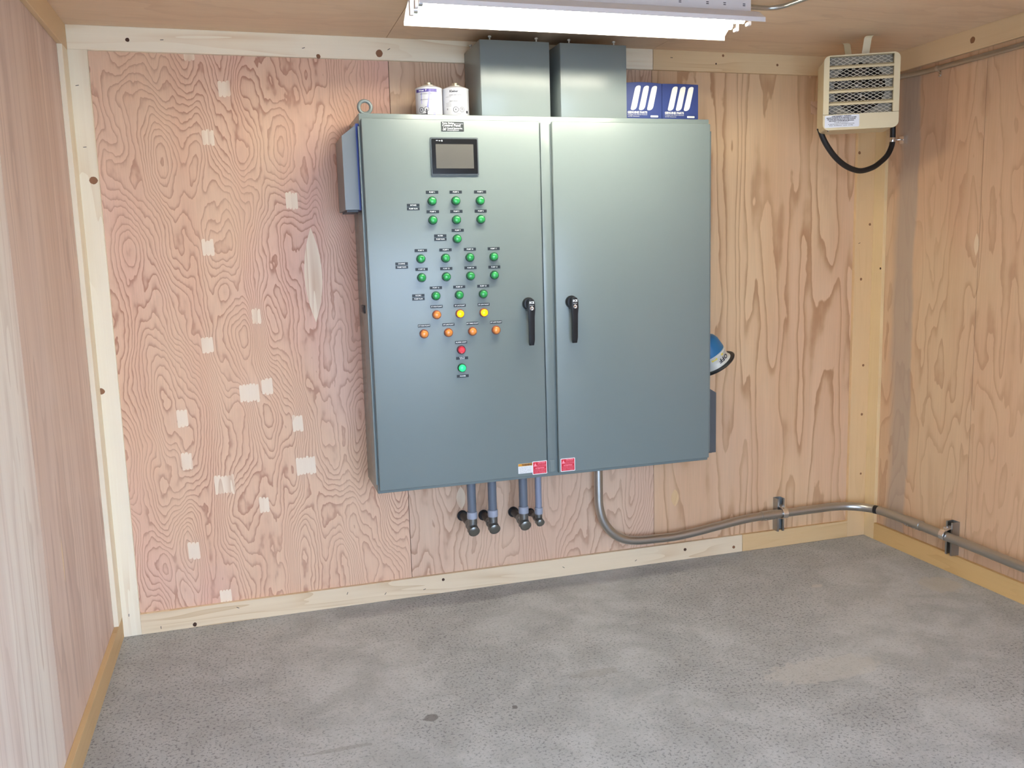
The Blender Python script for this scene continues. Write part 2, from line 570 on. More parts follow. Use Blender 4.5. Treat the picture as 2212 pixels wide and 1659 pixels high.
bm = N(); box(bm, -0.12, W + 0.12, TH + 0.002, 0.12, 0.0, H + 0.1)
wb = wall('wall_back', bm, 'back wall clad in upright fir plywood sheets')
bm = N(); box(bm, -0.12, -TH - 0.002, YF, TH + 0.002, 0.0, H + 0.1)
wl = wall('wall_left', bm, 'left wall clad in straight-grained pale plywood')
bm = N(); box(bm, W + TH + 0.002, W + 0.12, YF, TH + 0.002, 0.0, H + 0.1)
wr = wall('wall_right', bm, 'right wall clad in tan plywood with a grey stain stripe')
bm = N(); box(bm, -TH - 0.002, W + TH + 0.002, YF, TH + 0.002, H + TH + 0.002, H + 0.1)
ce = wall('ceiling', bm, 'plywood sheet ceiling')
bm = N()
box(bm, -0.12, 0.20, YF - 0.12, YF, 0, H + 0.1)
box(bm, 2.35, W + 0.12, YF - 0.12, YF, 0, H + 0.1)
box(bm, 0.20, 2.35, YF - 0.12, YF, 2.12, H + 0.1)
wall('wall_front', bm, 'front wall with a wide open doorway')

S1, S2, G = 1.248, 2.468, 0.0012


def panel(parent, mat, x0, x1, y0, y1, z0, z1):
    b = N(); box(b, x0, x1, y0, y1, z0, z1)
    return obj('plywood_panel', b, mat, parent, smooth=False)


pa = panel(wb, M_ply_back_a, 0, S1 - G, 0, TH, 0, H)
pb = panel(wb, M_ply_back_b, S1 + G, S2 - G, 0, TH, 0, H)
pc = panel(wb, M_ply_back_c, S2 + G, W, 0, TH, 0, H)
pl = panel(wl, M_ply_left_a, -TH, 0, -1.13 + G, 0, 0, H)
panel(wl, M_ply_left_b, -TH, 0, -2.35 + G, -1.13 - G, 0, H)
panel(wl, M_ply_left_a, -TH, 0, -3.57 + G, -2.35 - G, 0, H)
panel(wl, M_ply_left_b, -TH, 0, YF, -3.57 - G, 0, H)
pr = panel(wr, M_ply_right, W, W + TH, -0.689 + G, 0, 0, H)
panel(wr, M_ply_right, W, W + TH, -1.909 + G, -0.689 - G, 0, H)
panel(wr, M_ply_right, W, W + TH, -3.129 + G, -1.909 - G, 0, H)
panel(wr, M_ply_right, W, W + TH, YF, -3.129 - G, 0, H)
for xa, xb in ((0, 1.242), (1.242, 2.462), (2.462, W)):
    for ya, yb in ((-2.44, 0), (YF, -2.44)):
        panel(ce, M_ply_ceil, xa + (G if xa else 0), xb - (G if xb < W else 0), ya + G, yb - (G if yb < 0 else 0), H, H + TH)


# veneer repair patches let into the plywood faces
def patch(parent, x, z, w, h, lens=False, side=None, mat=None):
    pts = []
    if lens:
        n = 10
        for k in range(n + 1):
            t = -1 + 2 * k / n
            pts.append((x + w / 2 * (1 - t * t) * 1.0, z + h / 2 * t))
        for k in range(1, n):
            t = 1 - 2 * k / n
            pts.append((x - w / 2 * (1 - t * t), z + h / 2 * t))
    else:
        nb = max(2, round(w / 0.014))
        seg = w / nb
        for sgn in (1, -1):
            for b in range(nb):
                dz = random.uniform(-0.004, 0.004)
                for k in range(4):
                    a = PI * k / 4
                    px = (-w / 2 + seg * (b + 0.5)) - math.cos(a) * seg / 2
                    pz = h / 2 - 0.009 + dz + math.sin(a) * 0.008
                    pts.append((x + px * sgn, z + pz * sgn))
    b = N()
    if side is None:
        prism(b, pts, 'y', -0.0004, 0.001)
        return obj('patch', b, mat or M_patch, parent, smooth=False)
    if side == 'L':
        prism(b, pts, 'x', -0.001, 0.0004)
    else:
        prism(b, pts, 'x', W - 0.0004, W + 0.001)
    return obj('patch', b, mat or M_patch_y, parent, smooth=False)


for x, z, w, h in ((0.579, 2.234, .048, .068), (0.504, 2.043, .048, .069), (0.816, 1.791, .05, .072), (0.471, 1.603, .048, .071), (0.642, 1.316, .037, .068),
                   (0.455, 2.359, .042, .045), (0.439, 1.206, .048, .069), (0.592, 0.993, .081, .079), (0.666, 1.016, .047, .071), (0.318, 0.906, .044, .074),
                   (0.322, 0.724, .044, .075), (0.782, 0.846, .046, .075), (0.806, 0.658, .084, .083), (0.464, 0.607, .082, .084), (0.62, 0.502, .042, .074),
                   (0.32, 0.332, .048, .077), (0.434, 0.113, .049, .058)):
    patch(pa, x, z, w, h)
patch(pa, 0.886, 1.478, 0.074, 0.40, lens=True)
patch(pb, 1.492, 0.437, 0.044, 0.11, lens=True)
patch(pc, 2.584, 0.32, 0.042, 0.09, lens=True, mat=M_tan_v)
patch(pc, 3.347, 2.214, 0.048, 0.074, mat=M_ply_back_b)
patch(pl, -0.899, 0.634, 0.016, 0.15, lens=True, side='L')
patch(pr, -0.675, 1.528, 0.026, 0.10, lens=True, side='R')


# boards
def board(name, mat, x0, x1, y0, y1, z0, z1, parent=None, label=None):
    b = N(); box(b, x0, x1, y0, y1, z0, z1, 0.0012)
    o = obj(name, b, mat, parent, smooth=False)
    if parent is None:
        tag(o, label, kind='structure')
    return o


T = 0.019
HT = H - 0.0902
t1 = board('trim_1', M_pine_h, T, 2.4655, -T, 0, HT, H, label='pale pine board along the top of the back wall, left length')
t2 = board('trim_2', M_tan_h, 2.467, W - T, -T, 0, HT, H, label='tan pine board along the top of the back wall, right length')
t3 = board('trim_3', M_pine_v, 0, 0.0877, -T, 0, 0, HT, label='pale upright pine board on the back wall in the left corner')
t4 = board('trim_4', M_pine_v2, 0, T, -0.1222, -T, 0.089, 2.3599, label='pale upright pine board on the left wall in the corner')
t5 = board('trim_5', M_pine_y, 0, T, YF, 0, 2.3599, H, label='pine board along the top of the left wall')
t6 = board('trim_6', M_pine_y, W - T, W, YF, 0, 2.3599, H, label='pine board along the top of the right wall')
t7 = board('trim_7', M_tan_v, 3.590, W, -T, 0, 0, HT, label='tan upright pine board on the back wall in the right corner')
t8 = board('trim_8', M_tan_v2, W - T, W, -0.0963, -T, 0, 2.3599, label='straw coloured upright board on the right wall in the corner')
b1 = board('baseboard_back', M_base_h, 0.0877, 2.956, -T, 0, 0, 0.089, label='pine baseboard along the back wall')
b2 = board('board', M_amber_h, 2.9575, 3.590, -T, 0, 0, 0.089, parent=b1)
b2['label'] = 'amber coloured right length of the baseboard'
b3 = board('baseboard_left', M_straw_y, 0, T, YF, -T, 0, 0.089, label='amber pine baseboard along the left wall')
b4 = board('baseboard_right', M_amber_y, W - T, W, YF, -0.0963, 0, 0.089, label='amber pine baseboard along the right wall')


def knot(parent, a, z, r, side='B', dark=False, asp=1.0):
    b = N()
    pts = [(a + r * math.cos(2 * PI * k / 12) * random.uniform(.9, 1.08), z + asp * r * math.sin(2 * PI * k / 12) * random.uniform(.9, 1.08)) for k in range(12)]
    if side == 'B':
        prism(b, pts, 'y', -T - 0.0004, -T + 0.001)
    elif side == 'L':
        prism(b, pts, 'x', T - 0.001, T + 0.0004)
    else:
        prism(b, pts, 'x', W - T - 0.0004, W - T + 0.001)
    return obj('knot', b, M_knot_dark if dark else M_knot, parent, smooth=False)


for p, a, z, r, d in ((t1, .235, 2.405, .008, 1), (t1, 1.209, 2.39, .015, 0), (t1, .958, 2.369, .009, 0), (t2, 2.827, 2.438, .006, 0), (t2, 2.79, 2.40, .004, 1), (t2, 3.12, 2.405, .006, 0),
                      (t3, .068, 1.873, .015, 0), (t3, .023, 1.043, .013, 0), (b1, .30, .013, .009, 1), (b1, 1.389, .089 - .025, .007, 1),
                      (b1, 2.63, .052, .008, 1), (b1, 2.906, .030, .008, 0), (t7, 3.60, 1.998, .008, 0), (t7, 3.631, 1.367, .007, 0), (t7, 3.675, 1.643, .007, 0), (t7, 3.66, .92, .007, 0), (t7, 3.66, .66, .007, 0), (t7, 3.665, .34, .006, 0)):
    knot(p, a, z, r, dark=bool(d))
knot(t8, -.085, 1.42, .006, 'R', True)
knot(t6, -.62, 2.405, .014, 'R')


def staple(parent, a, z, ang, side='B'):
    b = N()
    c, s = math.cos(ang), math.sin(ang)
    L, w = 0.006, 0.0011
    pts = [(a + x * c - y * s, z + x * s + y * c) for x, y in ((-L, -w), (L, -w), (L, w), (-L, w))]
    prism(b, pts, 'y', -T - 0.0005, -T + 0.001)
    return obj('staple', b, M_staple, parent, smooth=False)


for p, a, z, an in ((t1, .36, 2.41, 0.05), (t1, 1.25, 2.408, .5), (t1, .90, 2.40, .3), (t3, .045, .093, 1.5), (t3, .042, 2.23, .2), (t3, .048, 2.0, .1), (b1, .165, .02, 1.6), (b1, .48, .062, -.5),
                    (b1, .95, .06, 1.1), (b1, 1.12, .035, .9), (b1, 1.30, .03, .3), (b1, 1.98, .045, -.6), (b1, 2.36, .03, .6), (t2, 2.56, 2.42, 0), (t2, 3.43, 2.42, .2), (t7, 3.615, 1.55, .3)):
    staple(p, a, z, an)
b = N(); prism(b, [(2.473, .505), (2.487, .506), (2.487, .509), (2.473, .508)], 'y', -0.0006, 0.001)
tmp = obj('staple', b, M_staple, pc, smooth=False)

# ------------------------------------------------------------------ control cabinet
X0, X1, Z0, Z1, D = 1.0719, 2.5949, 0.5787, 2.1015, 0.3033
cab = thing('control_cabinet', 'large grey two-door electrical control cabinet mounted on the back plywood wall', 'cabinet', ((X0 + X1) / 2, 0, Z0))
bm = N(); box(bm, X0, X1, -D, 0, Z0, Z1, 0.003, 2)
obj('body', bm, M_cab, cab)
YD = -D - 0.022


def door(x0, x1, label):
    bm = N()
    z0, z1 = 0.5935, 2.0800
    box(bm, x0, x1, YD, -D - 0.004, z0, z1, 0.0045, 3)
    d = obj('door', bm, M_cab, cab, label=label)
    g = N()
    box(g, x0 + 0.006, x1 - 0.006, -D - 0.004, -D, z0 + 0.006, z1 - 0.006)
    obj('gasket', g, M_black, d, smooth=False)
    return d


dl = door(1.0775, 1.8045, 'left cabinet door carrying the display and pilot lights')
dr = door(1.8595, 2.5905, 'plain right cabinet door')
# centre post between the doors, rolled flanges
bm = N()
box(bm, 1.812, 1.852, -D - 0.010, -D, 0.600, 2.076, 0.003, 2)
obj('centre_post', bm, M_cab, cab)
bm = N(); box(bm, 1.8215, 1.8425, -D - 0.012, -D - 0.0095, 0.600, 0.650, 0.001)
obj('post_cap', bm, M_cab, cab)
# hinges along the outer edges
for hx in (X0 - 0.003, X1 + 0.003):
    bm = N(); tube(bm, [(hx, -D - 0.006, 0.62), (hx, -D - 0.006, 2.05)], 0.004, 10)
    obj('hinge', bm, M_cab, cab)
# lifting eyes
for ex in (1.1125,):
    bm = N()
    tube(bm, [(ex + 0.0245 * math.cos(a), -0.2, 2.1405 + 0.0245 * math.sin(a)) for a in [2 * PI * k / 32 for k in range(32)]], 0.0072, 12, closed=True)
    lathe(bm, [(0.010, 0), (0.010, 0.012), (0.0065, 0.018)], (ex, -0.2, Z1), n=16)
    tag(obj('lifting_eye', bm, M_box), 'round steel lifting ring standing on the left top corner of the cabinet', 'ring')
# small latch on the left side of the body
bm = N(); box(bm, X0 - 0.006, X0 + 0.002, -0.205, -0.115, 1.318, 1.352, 0.003, 2)
box(bm, X0 - 0.009, X0 - 0.005, -0.19, -0.15, 1.326, 1.344, 0.001)
obj('side_latch', bm, M_black, cab)

# pilot lights ------------------------------------------------------
PX3 = (1.3435, 1.4405, 1.542)
PX4 = (1.288, 1.3895, 1.491, 1.592)
PIL = [(x, 1.762, 'g') for x in PX3] + [(x, 1.687, 'g') for x in PX3] + [(1.4405, 1.611, 'g')] + [(x, 1.535, 'g') for x in PX4] + [(x, 1.460, 'g') for x in PX4] \
    + [(x, 1.3845, 'g') for x in PX3] + [(PX3[0], 1.308, 'a'), (PX3[1], 1.308, 'A'), (PX3[2], 1.308, 'A')] + [(x, 1.233, 'a') for x in PX4] + [(1.4405, 1.159, 'r'), (1.4405, 1.084, 'G')]
PMAT = {'g': (M_green_bez, M_green, 'unlit green pilot light'), 'a': (M_amber_bez, M_amber, 'unlit amber pilot light'), 'A': (M_amber_bez, M_amber_on, 'lit yellow pilot light'),
        'r': (M_red_bez, M_red_lens, 'red illuminated push button'), 'G': (M_green_bez, M_green_on, 'lit green power light')}
bez_me, lens_me = {}, {}
for k, (mb, ml, _) in PMAT.items():
    bm = N(); lathe(bm, [(0.0178, 0), (0.0182, 0.004), (0.0178, 0.011), (0.0162, 0.013), (0.0142, 0.013), (0.0142, 0.010)], (0, 0, 0), (0, -1, 0), 28)
    bmesh.ops.recalc_face_normals(bm, faces=bm.faces)
    me = bpy.data.meshes.new('bezel'); bm.to_mesh(me); bm.free(); me.materials.append(mb)
    bez_me[k] = me
    bm = N()
    if k == 'r':
        lathe(bm, [(0.0140, 0.008), (0.0140, 0.016), (0.0125, 0.018), (0.0105, 0.0165), (0, 0.0165)], (0, 0, 0), (0, -1, 0), 28, caps=False)
        prism(bm, [(-.008, .0005), (-.003, .0035), (.003, .0005), (.008, -.001), (.006, -.0045), (.0, -.0025), (-.006, -.0025)], 'y', -0.021, -0.0165)
    else:
        lathe(bm, [(0.0142, 0.009), (0.0142, 0.017), (0.0132, 0.0195), (0.0105, 0.0215), (0.006, 0.0228), (0, 0.0232)], (0, 0, 0), (0, -1, 0), 28, caps=False)
    bmesh.ops.remove_doubles(bm, verts=bm.verts, dist=1e-5)
    bmesh.ops.recalc_face_normals(bm, faces=bm.faces)
    me = bpy.data.meshes.new('lens'); bm.to_mesh(me); bm.free(); me.materials.append(ml)
    lens_me[k] = me
for d_ in (bez_me, lens_me):
    for me in d_.values():
        for p in me.polygons:
            p.use_smooth = True
        me.set_sharp_from_angle(angle=math.radians(35))
for x, z, k in PIL:
    o = bpy.data.objects.new('pilot_light' if k != 'r' else 'push_button', bez_me[k])
    COL.objects.link(o)
    o.parent = cab
    o.matrix_parent_inverse = Matrix.Translation(-Vector(cab.location))
    o.location = (x, YD, z)
    o['label'] = PMAT[k][2]
    l = bpy.data.objects.new('lens', lens_me[k])
    COL.objects.link(l)
    l.parent = o

# legend plates -----------------------------------------------------
def legend(x, z, s, w=0.0505, h=0.0115, size=0.0072, two=None):
    bm = N(); box(bm, x - w / 2, x + w / 2, YD - 0.0012, YD, z - h / 2, z + h / 2)
    o = obj('legend_plate', bm, M_plate, cab, smooth=False)
    t = N()
    if two:
        text_bm(t, s, 0.0056, MY(x, YD - 0.0016, z + 0.0027), bold=0.00015)
        text_bm(t, two, 0.0056, MY(x, YD - 0.0016, z - 0.0027), bold=0.00015)
    else:
        text_bm(t, s, size, MY(x, YD - 0.0016, z), bold=0.00022)
    lt = obj('lettering', t, M_white_print, None, smooth=False)
    lt.parent = o
    return o


n = 1
for zz, xs in ((1.797, PX3), (1.7205, PX3), (1.645, (1.443,)), (1.568, PX4), (1.493, PX4), (1.417, PX3)):
    for x in xs:
        legend(x + 0.002, zz, 'PUMP %d' % n)
        n += 1
for x, s in zip(PX3, ('ST HIGH FLOAT', 'ST LAG FLOAT', 'ST LOW FLOAT')):
    legend(x + 0.0015, 1.341, s, size=0.0064)
for x, s in zip(PX4, ('DT HIGH FLOAT', 'DT LAG FLOAT', 'DT TIMER FLOAT', 'DT LOW FLOAT')):
    legend(x + 0.002, 1.2655, s, size=0.0064)
legend(1.442, 1.190, 'ALARM LIGHT')
legend(1.444, 1.124, 'PUSH TO', two='SILENCE')
legend(1.444, 1.049, 'POWER')
for x, z, s in ((1.267, 1.7465, 'INTAKE'), (1.372, 1.6245, 'FILTER'), (1.210, 1.5175, 'DOSING'), (1.272, 1.3885, 'RECIRC')):
    legend(x, z, s)
    legend(x, z - 0.0135, 'PUMP RUN')

# title plate
bm = N(); box(bm, 1.393, 1.4855, YD - 0.0014, YD, 2.034, 2.0705)
tp = obj('title_plate', bm, M_plate, cab, smooth=False)
t = N(); yt = YD - 0.0018
text_bm(t, 'Pump, Station', 0.0085, MY(1.3975, yt, 2.0655), 'LEFT', 0.0002)
text_bm(t, 'Control Panel', 0.0125, MY(1.3975, yt, 2.0565), 'LEFT', 0.0004, width=0.074)
text_bm(t, 'Control Systems Inc.', 0.0085, MY(1.4165, yt, 2.0455), 'LEFT', 0.00025, width=0.063)
text_bm(t, 'www.controlpanels.com', 0.0060, MY(1.4165, yt, 2.0385), 'LEFT', 0.0002, width=0.048)
for a in (0, 1, 2):
    text_bm(t, 'B', 0.006, MY(1.401 + 0.0045 * a, yt, 2.0455 - 0.003 * (a % 2)), 'LEFT', 0.0004)
box(t, 1.399, 1.412, yt, YD - 0.001, 2.0375, 2.0405)
box(t, 1.44, 1.482, yt, YD - 0.001, 2.0625, 2.0637)
o = obj('lettering', t, M_white_print, None, smooth=False); o.parent = tp

# display
bm = N(); prism(bm, rrect(1.345, 1.5405, 1.862, 2.0095, 0.004, 3), 'y', YD - 0.007, YD)
hm = obj('display_unit', bm, M_frame_grey, cab, smooth=False)
bm = N(); prism(bm, rrect(1.350, 1.5355, 1.8685, 2.0035, 0.003, 3), 'y', YD - 0.0095, YD - 0.0065)
o = obj('glass_front', bm, M_gloss_black, None, smooth=False); o.parent = hm
bm = N(); box(bm, 1.3655, 1.5195, YD - 0.0101, YD - 0.009, 1.889, 1.983)
o = obj('screen', bm, M_lcd, None, smooth=False); o.parent = hm
t = N()
for i, s in enumerate(('==', '-o-', '(i)')):
    text_bm(t, s, 0.0068, MY(1.3675 + 0.0105 * i, YD - 0.0100, 1.9965), 'LEFT', 0.0002)
o = obj('icon_print', t, M_white_print, None, smooth=False); o.parent = hm

# lift handles
def handle(x, z):
    bm = N()
    lathe(bm, [(0.0265, 0), (0.0270, 0.006), (0.0262, 0.012), (0.023, 0.020), (0.0, 0.021)], (x, YD, z), (0, -1, 0), 32)
    h = obj('door_handle', bm, M_black, cab)
    g = N()
    out = [(-0.0155, 0.006), (-0.010, 0.018), (0.0, 0.022), (0.010, 0.018), (0.0155, 0.006), (0.0155, -0.022), (0.0120, -0.052), (0.0112, -0.150), (0.0070, -0.172), (-0.0100, -0.172), (-0.0115, -0.160), (-0.0110, -0.052), (-0.0140, -0.022)]
    prism(g, [(x + a, z + c) for a, c in out], 'y', -0.373, -0.355)
    es = [e for e in g.edges if abs(e.verts[0].co.y + 0.373) < 1e-5 and abs(e.verts[1].co.y + 0.373) < 1e-5]
    bmesh.ops.bevel(g, geom=es, offset=0.003, segments=2, profile=0.5, affect='EDGES')
    box(g, x - 0.013, x + 0.013, -0.357, YD - 0.006, z - 0.03, z + 0.014, 0.002)
    o = obj('lever', g, M_black, None); o.parent = h
    k = N(); lathe(k, [(0.0085, 0), (0.0085, 0.0025), (0.0062, 0.004), (0.0045, 0.002), (0, 0.002)], (x, -0.373, z - 0.018), (0, -1, 0), 20)
    o = obj('keyhole', k, M_chrome, None); o.parent = h
    t = N()
    text_bm(t, 'SCE', 0.0125, MY(x, -0.3738, z + 0.006), bold=0.0006)
    box(t, x - 0.0085, x + 0.0085, -0.3738, -0.3725, z - 0.0055, z - 0.0042)
    o = obj('lettering', t, M_white_print, None, smooth=False); o.parent = h


handle(1.737, 1.336)
handle(1.929, 1.336)

# stickers
def caution(x0, x1, z0, z1, off):
    bm = N(); prism(bm, rrect(x0, x1, z0, z1, 0.003, 3), 'y', YD - off, YD - off + 0.0006)
    s = obj('caution_sticker', bm, M_white_print, cab, smooth=False, label='red and white caution sticker')
    m = 0.003
    bm = N(); box(bm, x0 + m, x1 - m, YD - off - 0.0003, YD - off + 0.0002, z0 + m, z1 - m)
    o = obj('red_field', bm, M_red, None, smooth=False); o.parent = s
    t = N(); y = YD - off - 0.0006
    w, h = x1 - x0, z1 - z0
    text_bm(t, 'CAUTION', 0.0075, MY(x0 + w * .62, y, z0 + h * .875), bold=0.0003)
    text_bm(t, 'RISK OF SHOCK', 0.0046, MY(x0 + w * .62, y, z0 + h * .76))
    text_bm(t, 'THIS UNIT HAS MORE', 0.0046, MY(x0 + w * .60, y, z0 + h * .665))
    text_bm(t, 'THAN ONE LIVE CIRCUIT', 0.0046, MY(x0 + w * .60, y, z0 + h * .59), width=w * .62)
    text_bm(t, 'ATTENTION', 0.0072, MY(x0 + w * .5, y, z0 + h * .46), bold=0.0003)
    for i, q in enumerate(('CET APPAREIL COMPORTE', 'PLUS D\'UN CIRCUIT', 'SOUS TENSION', 'VOIR LE SCHEMA')):
        text_bm(t, q, 0.0046, MY(x0 + w * .5, y, z0 + h * (.35 - .08 * i)), width=w * (.82 - .1 * (i % 2)))
    prism(t, [(x0 + w * .08, z0 + h * .62), (x0 + w * .30, z0 + h * .62), (x0 + w * .19, z0 + h * .88)], 'y', y, y + 0.0003)
    o = obj('lettering', t, M_pink, None, smooth=False); o.parent = s


bm = N(); box(bm, 1.6735, 1.7405, YD - 0.0005, YD, 0.609, 0.652)
ws = obj('warning_sticker', bm, M_white_print, cab, smooth=False, label='white warning sticker with orange header')
bm = N(); box(bm, 1.6738, 1.7402, YD - 0.0008, YD - 0.0002, 0.6405, 0.6517)
o = obj('header', bm, M_orange_s, None, smooth=False); o.parent = ws
t = N(); text_bm(t, 'WARNING', 0.0115, MY(1.7125, YD - 0.0012, 0.6458), bold=0.0005, width=0.046)
for i in range(5):
    text_bm(t, ('Arc flash and shock hazard', 'disconnect all power before', 'working on this equipment', 'wear proper protective', 'equipment when servicing')[i], 0.0042, MY(1.677, YD - 0.0012, 0.636 - 0.0055 * i), 'LEFT', width=0.056)
o = obj('lettering', t, M_brown, None, smooth=False); o.parent = ws
caution(1.737, 1.8035, 0.599, 0.657, 0.0018)
caution(1.8665, 1.9335, 0.599, 0.657, 0.0008)


# side hoods
def hood(side, xo, xi, y0, y1, z0, z1, mat, label):
    """sloped-top ventilation hood; xi touches the cabinet side, xo is the outer face"""
    dx = abs(xo - xi) * 0.95
    bm = N()
    prism(bm, [(xi, z0), (xo, z0), (xo, z1 - 0.045), (xi, z1)], 'y', y0, y1)
    h = obj('vent_hood', bm, mat, cab, smooth=False, label=label)
    s = N()
    for k in range(4):
        yy = y0 + (y1 - y0) * (0.12 + 0.2 * k)
        box(s, min(xo, xi) + 0.008, max(xo, xi) - 0.006, min(yy, yy + 0.03), max(yy, yy + 0.03), z0 - 0.008, z0 + 0.001)
    o = obj('louvre', s, M_black, None, smooth=False); o.parent = h
    return h


hl = hood('L', 1.0045, 1.064, -0.288, -0.055, 1.734, 2.062, M_hood, 'blue grey hood on the left side with blue film edge')
bm = N(); box(bm, 1.0595, X0, -0.290, -0.053, 1.732, 2.064)
o = obj('protective_film', bm, M_bluefilm, None, smooth=False); o.parent = hl
hood('R', 2.668, X1, -0.25, -0.03, 0.597, 0.925, M_hood_dark, 'dark grey hood on the lower right side')

# ------------------------------------------------------------------ junction boxes on the cabinet
def top_box(x0, x1, label):
    th = thing('junction_box', label, 'box', ((x0 + x1) / 2, -0.15, Z1), group='tall grey boxes on the cabinet')
    bm = N(); box(bm, x0, x1, -0.274, -0.021, Z1, 2.402, 0.004, 2)
    obj('body', bm, M_box, th)
    bm = N(); box(bm, x0 + 0.001, x1 - 0.001, -0.280, -0.274, Z1 + 0.001, 2.4015, 0.002, 2)
    obj('cover', bm, M_box, th)
    for bx, by in ((x0 + 0.049, -0.258), (x1 - 0.049, -0.258), (x0 + 0.010, -0.10)):
        g = N(); lathe(g, [(0.0030, 0), (0.0030, 0.013), (0.0070, 0.014), (0.0070, 0.019), (0.004, 0.021), (0, 0.021)], (bx, by, 2.4015), n=6)
        obj('bolt', g, M_zinc, th, smooth=False)
    return th


top_box(1.5735, 1.8715, 'tall grey steel box on the cabinet top beside the two cans')
top_box(1.9165, 2.2165, 'tall grey steel box on the cabinet top beside the blue cartons')

# ------------------------------------------------------------------ cans
def can(cx, cy, label, first):
    th = thing('solvent_can', label, 'can', (cx, cy, Z1), group='cans on the cabinet')
    r, hh = 0.0545, 0.112
    bm = N()
    lathe(bm, [(r - 0.001, 0), (r, 0.002), (r, hh), (r + 0.001, hh + 0.002), (r, hh + 0.004), (r - 0.004, hh + 0.006), (0.030, hh + 0.014), (0.026, hh + 0.015), (0.0, hh + 0.015)], (cx, cy, Z1), n=48)
    obj('can_body', bm, M_can, th)
    bm = N(); lathe(bm, [(0.029, 0), (0.029, 0.003), (0.023, 0.006), (0.014, 0.007), (0.013, 0.016), (0.009, 0.018), (0, 0.018)], (cx, cy, Z1 + hh + 0.012), n=32)
    obj('cap', bm, M_can_metal, th)
    face = math.atan2(cx - 0.6053, cy + 3.8505)     # turn of the label towards the room

    def cyl(s, z, e=0.0006):
        a = s / r
        d = Vector((math.sin(a), -math.cos(a), 0))
        d = Matrix.Rotation(-face + 0.0, 3, 'Z') @ d
        return Vector((cx, cy, z)) + d * (r + e)

    def patchq(bm, s0, s1, z0, z1, n=10, s0b=None, s1b=None, e=0.0006):
        s0b = s0 if s0b is None else s0b
        s1b = s1 if s1b is None else s1b
        prev = None
        for i in range(n + 1):
            f = i / n
            a = bm.verts.new(cyl(s0b + (s1b - s0b) * f, Z1 + z0, e))
            c = bm.verts.new(cyl(s0 + (s1 - s0) * f, Z1 + z1, e))
            if prev:
                bm.faces.new((prev[0], a, c, prev[1]))
            prev = (a, c)

    def txt(bm, s, size, s0, z, bold=0.0, width=None):
        tb = N()
        text_bm(tb, s, size, Matrix.Identity(4), 'CENTER', bold, width=width)
        vm = {v: bm.verts.new(cyl(s0 + v.co.x, Z1 + z + v.co.y, 0.0009)) for v in tb.verts}
        for f in tb.faces:
            bm.faces.new([vm[v] for v in f.verts])
        tb.free()

    def ring(bm, s0, z, R, w, n=8):
        for i in range(n):
            a0, a1 = 2 * PI * (i + .5) / n, 2 * PI * (i + 1.5) / n
            vs = [bm.verts.new(cyl(s0 + rr * math.cos(a), Z1 + z + rr * math.sin(a), 0.0008)) for rr, a in ((R, a0), (R, a1), (R - w, a1), (R - w, a0))]
            bm.faces.new(vs)
    pr_ = N()
    if first:
        b = N(); patchq(b, -0.060, 0.034, 0.096, 0.108, 20); obj('label_band', b, M_purple, th, smooth=False)
        b = N(); patchq(b, 0.000, 0.008, 0.075, 0.097, 3, -0.002, 0.003, 0.0011); patchq(b, -0.002, 0.003, 0.036, 0.075, 3, -0.009, -0.002, 0.0011)
        patchq(b, 0.016, 0.026, 0.004, 0.016, 3)
        patchq(b, -0.032, -0.029, 0.050, 0.094, 2, -0.032, -0.030)
        obj('primer_drip', b, M_lilac, th, smooth=False)
        b = N(); txt(b, 'Primer  7', 0.009, -0.026, 0.102, 0.0003); obj('band_lettering', b, M_white_print, th, smooth=False)
        ring(pr_, -0.033, 0.027, 0.0115, 0.0020); ring(pr_, -0.011, 0.029, 0.0105, 0.0017)
        txt(pr_, 'A', 0.010, -0.033, 0.027, 0.0005); patchq(pr_, -0.013, -0.008, 0.0, 0.030, 2, -0.012, -0.007)
        for z, s in ((0.088, 'PURPLE PRIMER CLEANER'), (0.066, 'APPRET NETTOYANT VIOLET')):
            txt(pr_, s, 0.0042, -0.012, z, width=0.05)
        txt(pr_, 'DANGER', 0.006, -0.024, 0.011, 0.0002)
    else:
        txt(pr_, 'Kleber', 0.013, -0.006, 0.101, 0.0003)
        for z, s, s0, w in ((0.086, 'SOLVENT CEMENT FOR PIPES', 0.0, 0.05), (0.062, 'CIMENT A SOLVANT', -0.008, 0.036), (0.074, '1 L', 0.002, 0.006)):
            txt(pr_, s, 0.005, s0, z, width=w)
        for z in (0.080, 0.056, 0.050, 0.044):
            txt(pr_, 'read all cautions on the back', 0.0034, -0.030, z, width=0.026)
        ring(pr_, 0.0, 0.029, 0.0118, 0.0018); ring(pr_, 0.026, 0.029, 0.0105, 0.0016)
        txt(pr_, 'A', 0.010, 0.0, 0.029, 0.0003); txt(pr_, 'T', 0.010, 0.026, 0.029, 0.0005)
        txt(pr_, 'DANGER', 0.005, 0.012, 0.012)
        txt(pr_, '&', 0.010, -0.036, 0.032)
        patchq(pr_, 0.046, 0.058, 0.016, 0.026, 3)
    obj('label_print', pr_, M_print, th, smooth=False)


can(1.3745, -0.20, 'white can with purple band and lilac drip, left one on the cabinet top', True)
can(1.4860, -0.20, 'plain white can between the purple-banded can and the tall grey box', False)


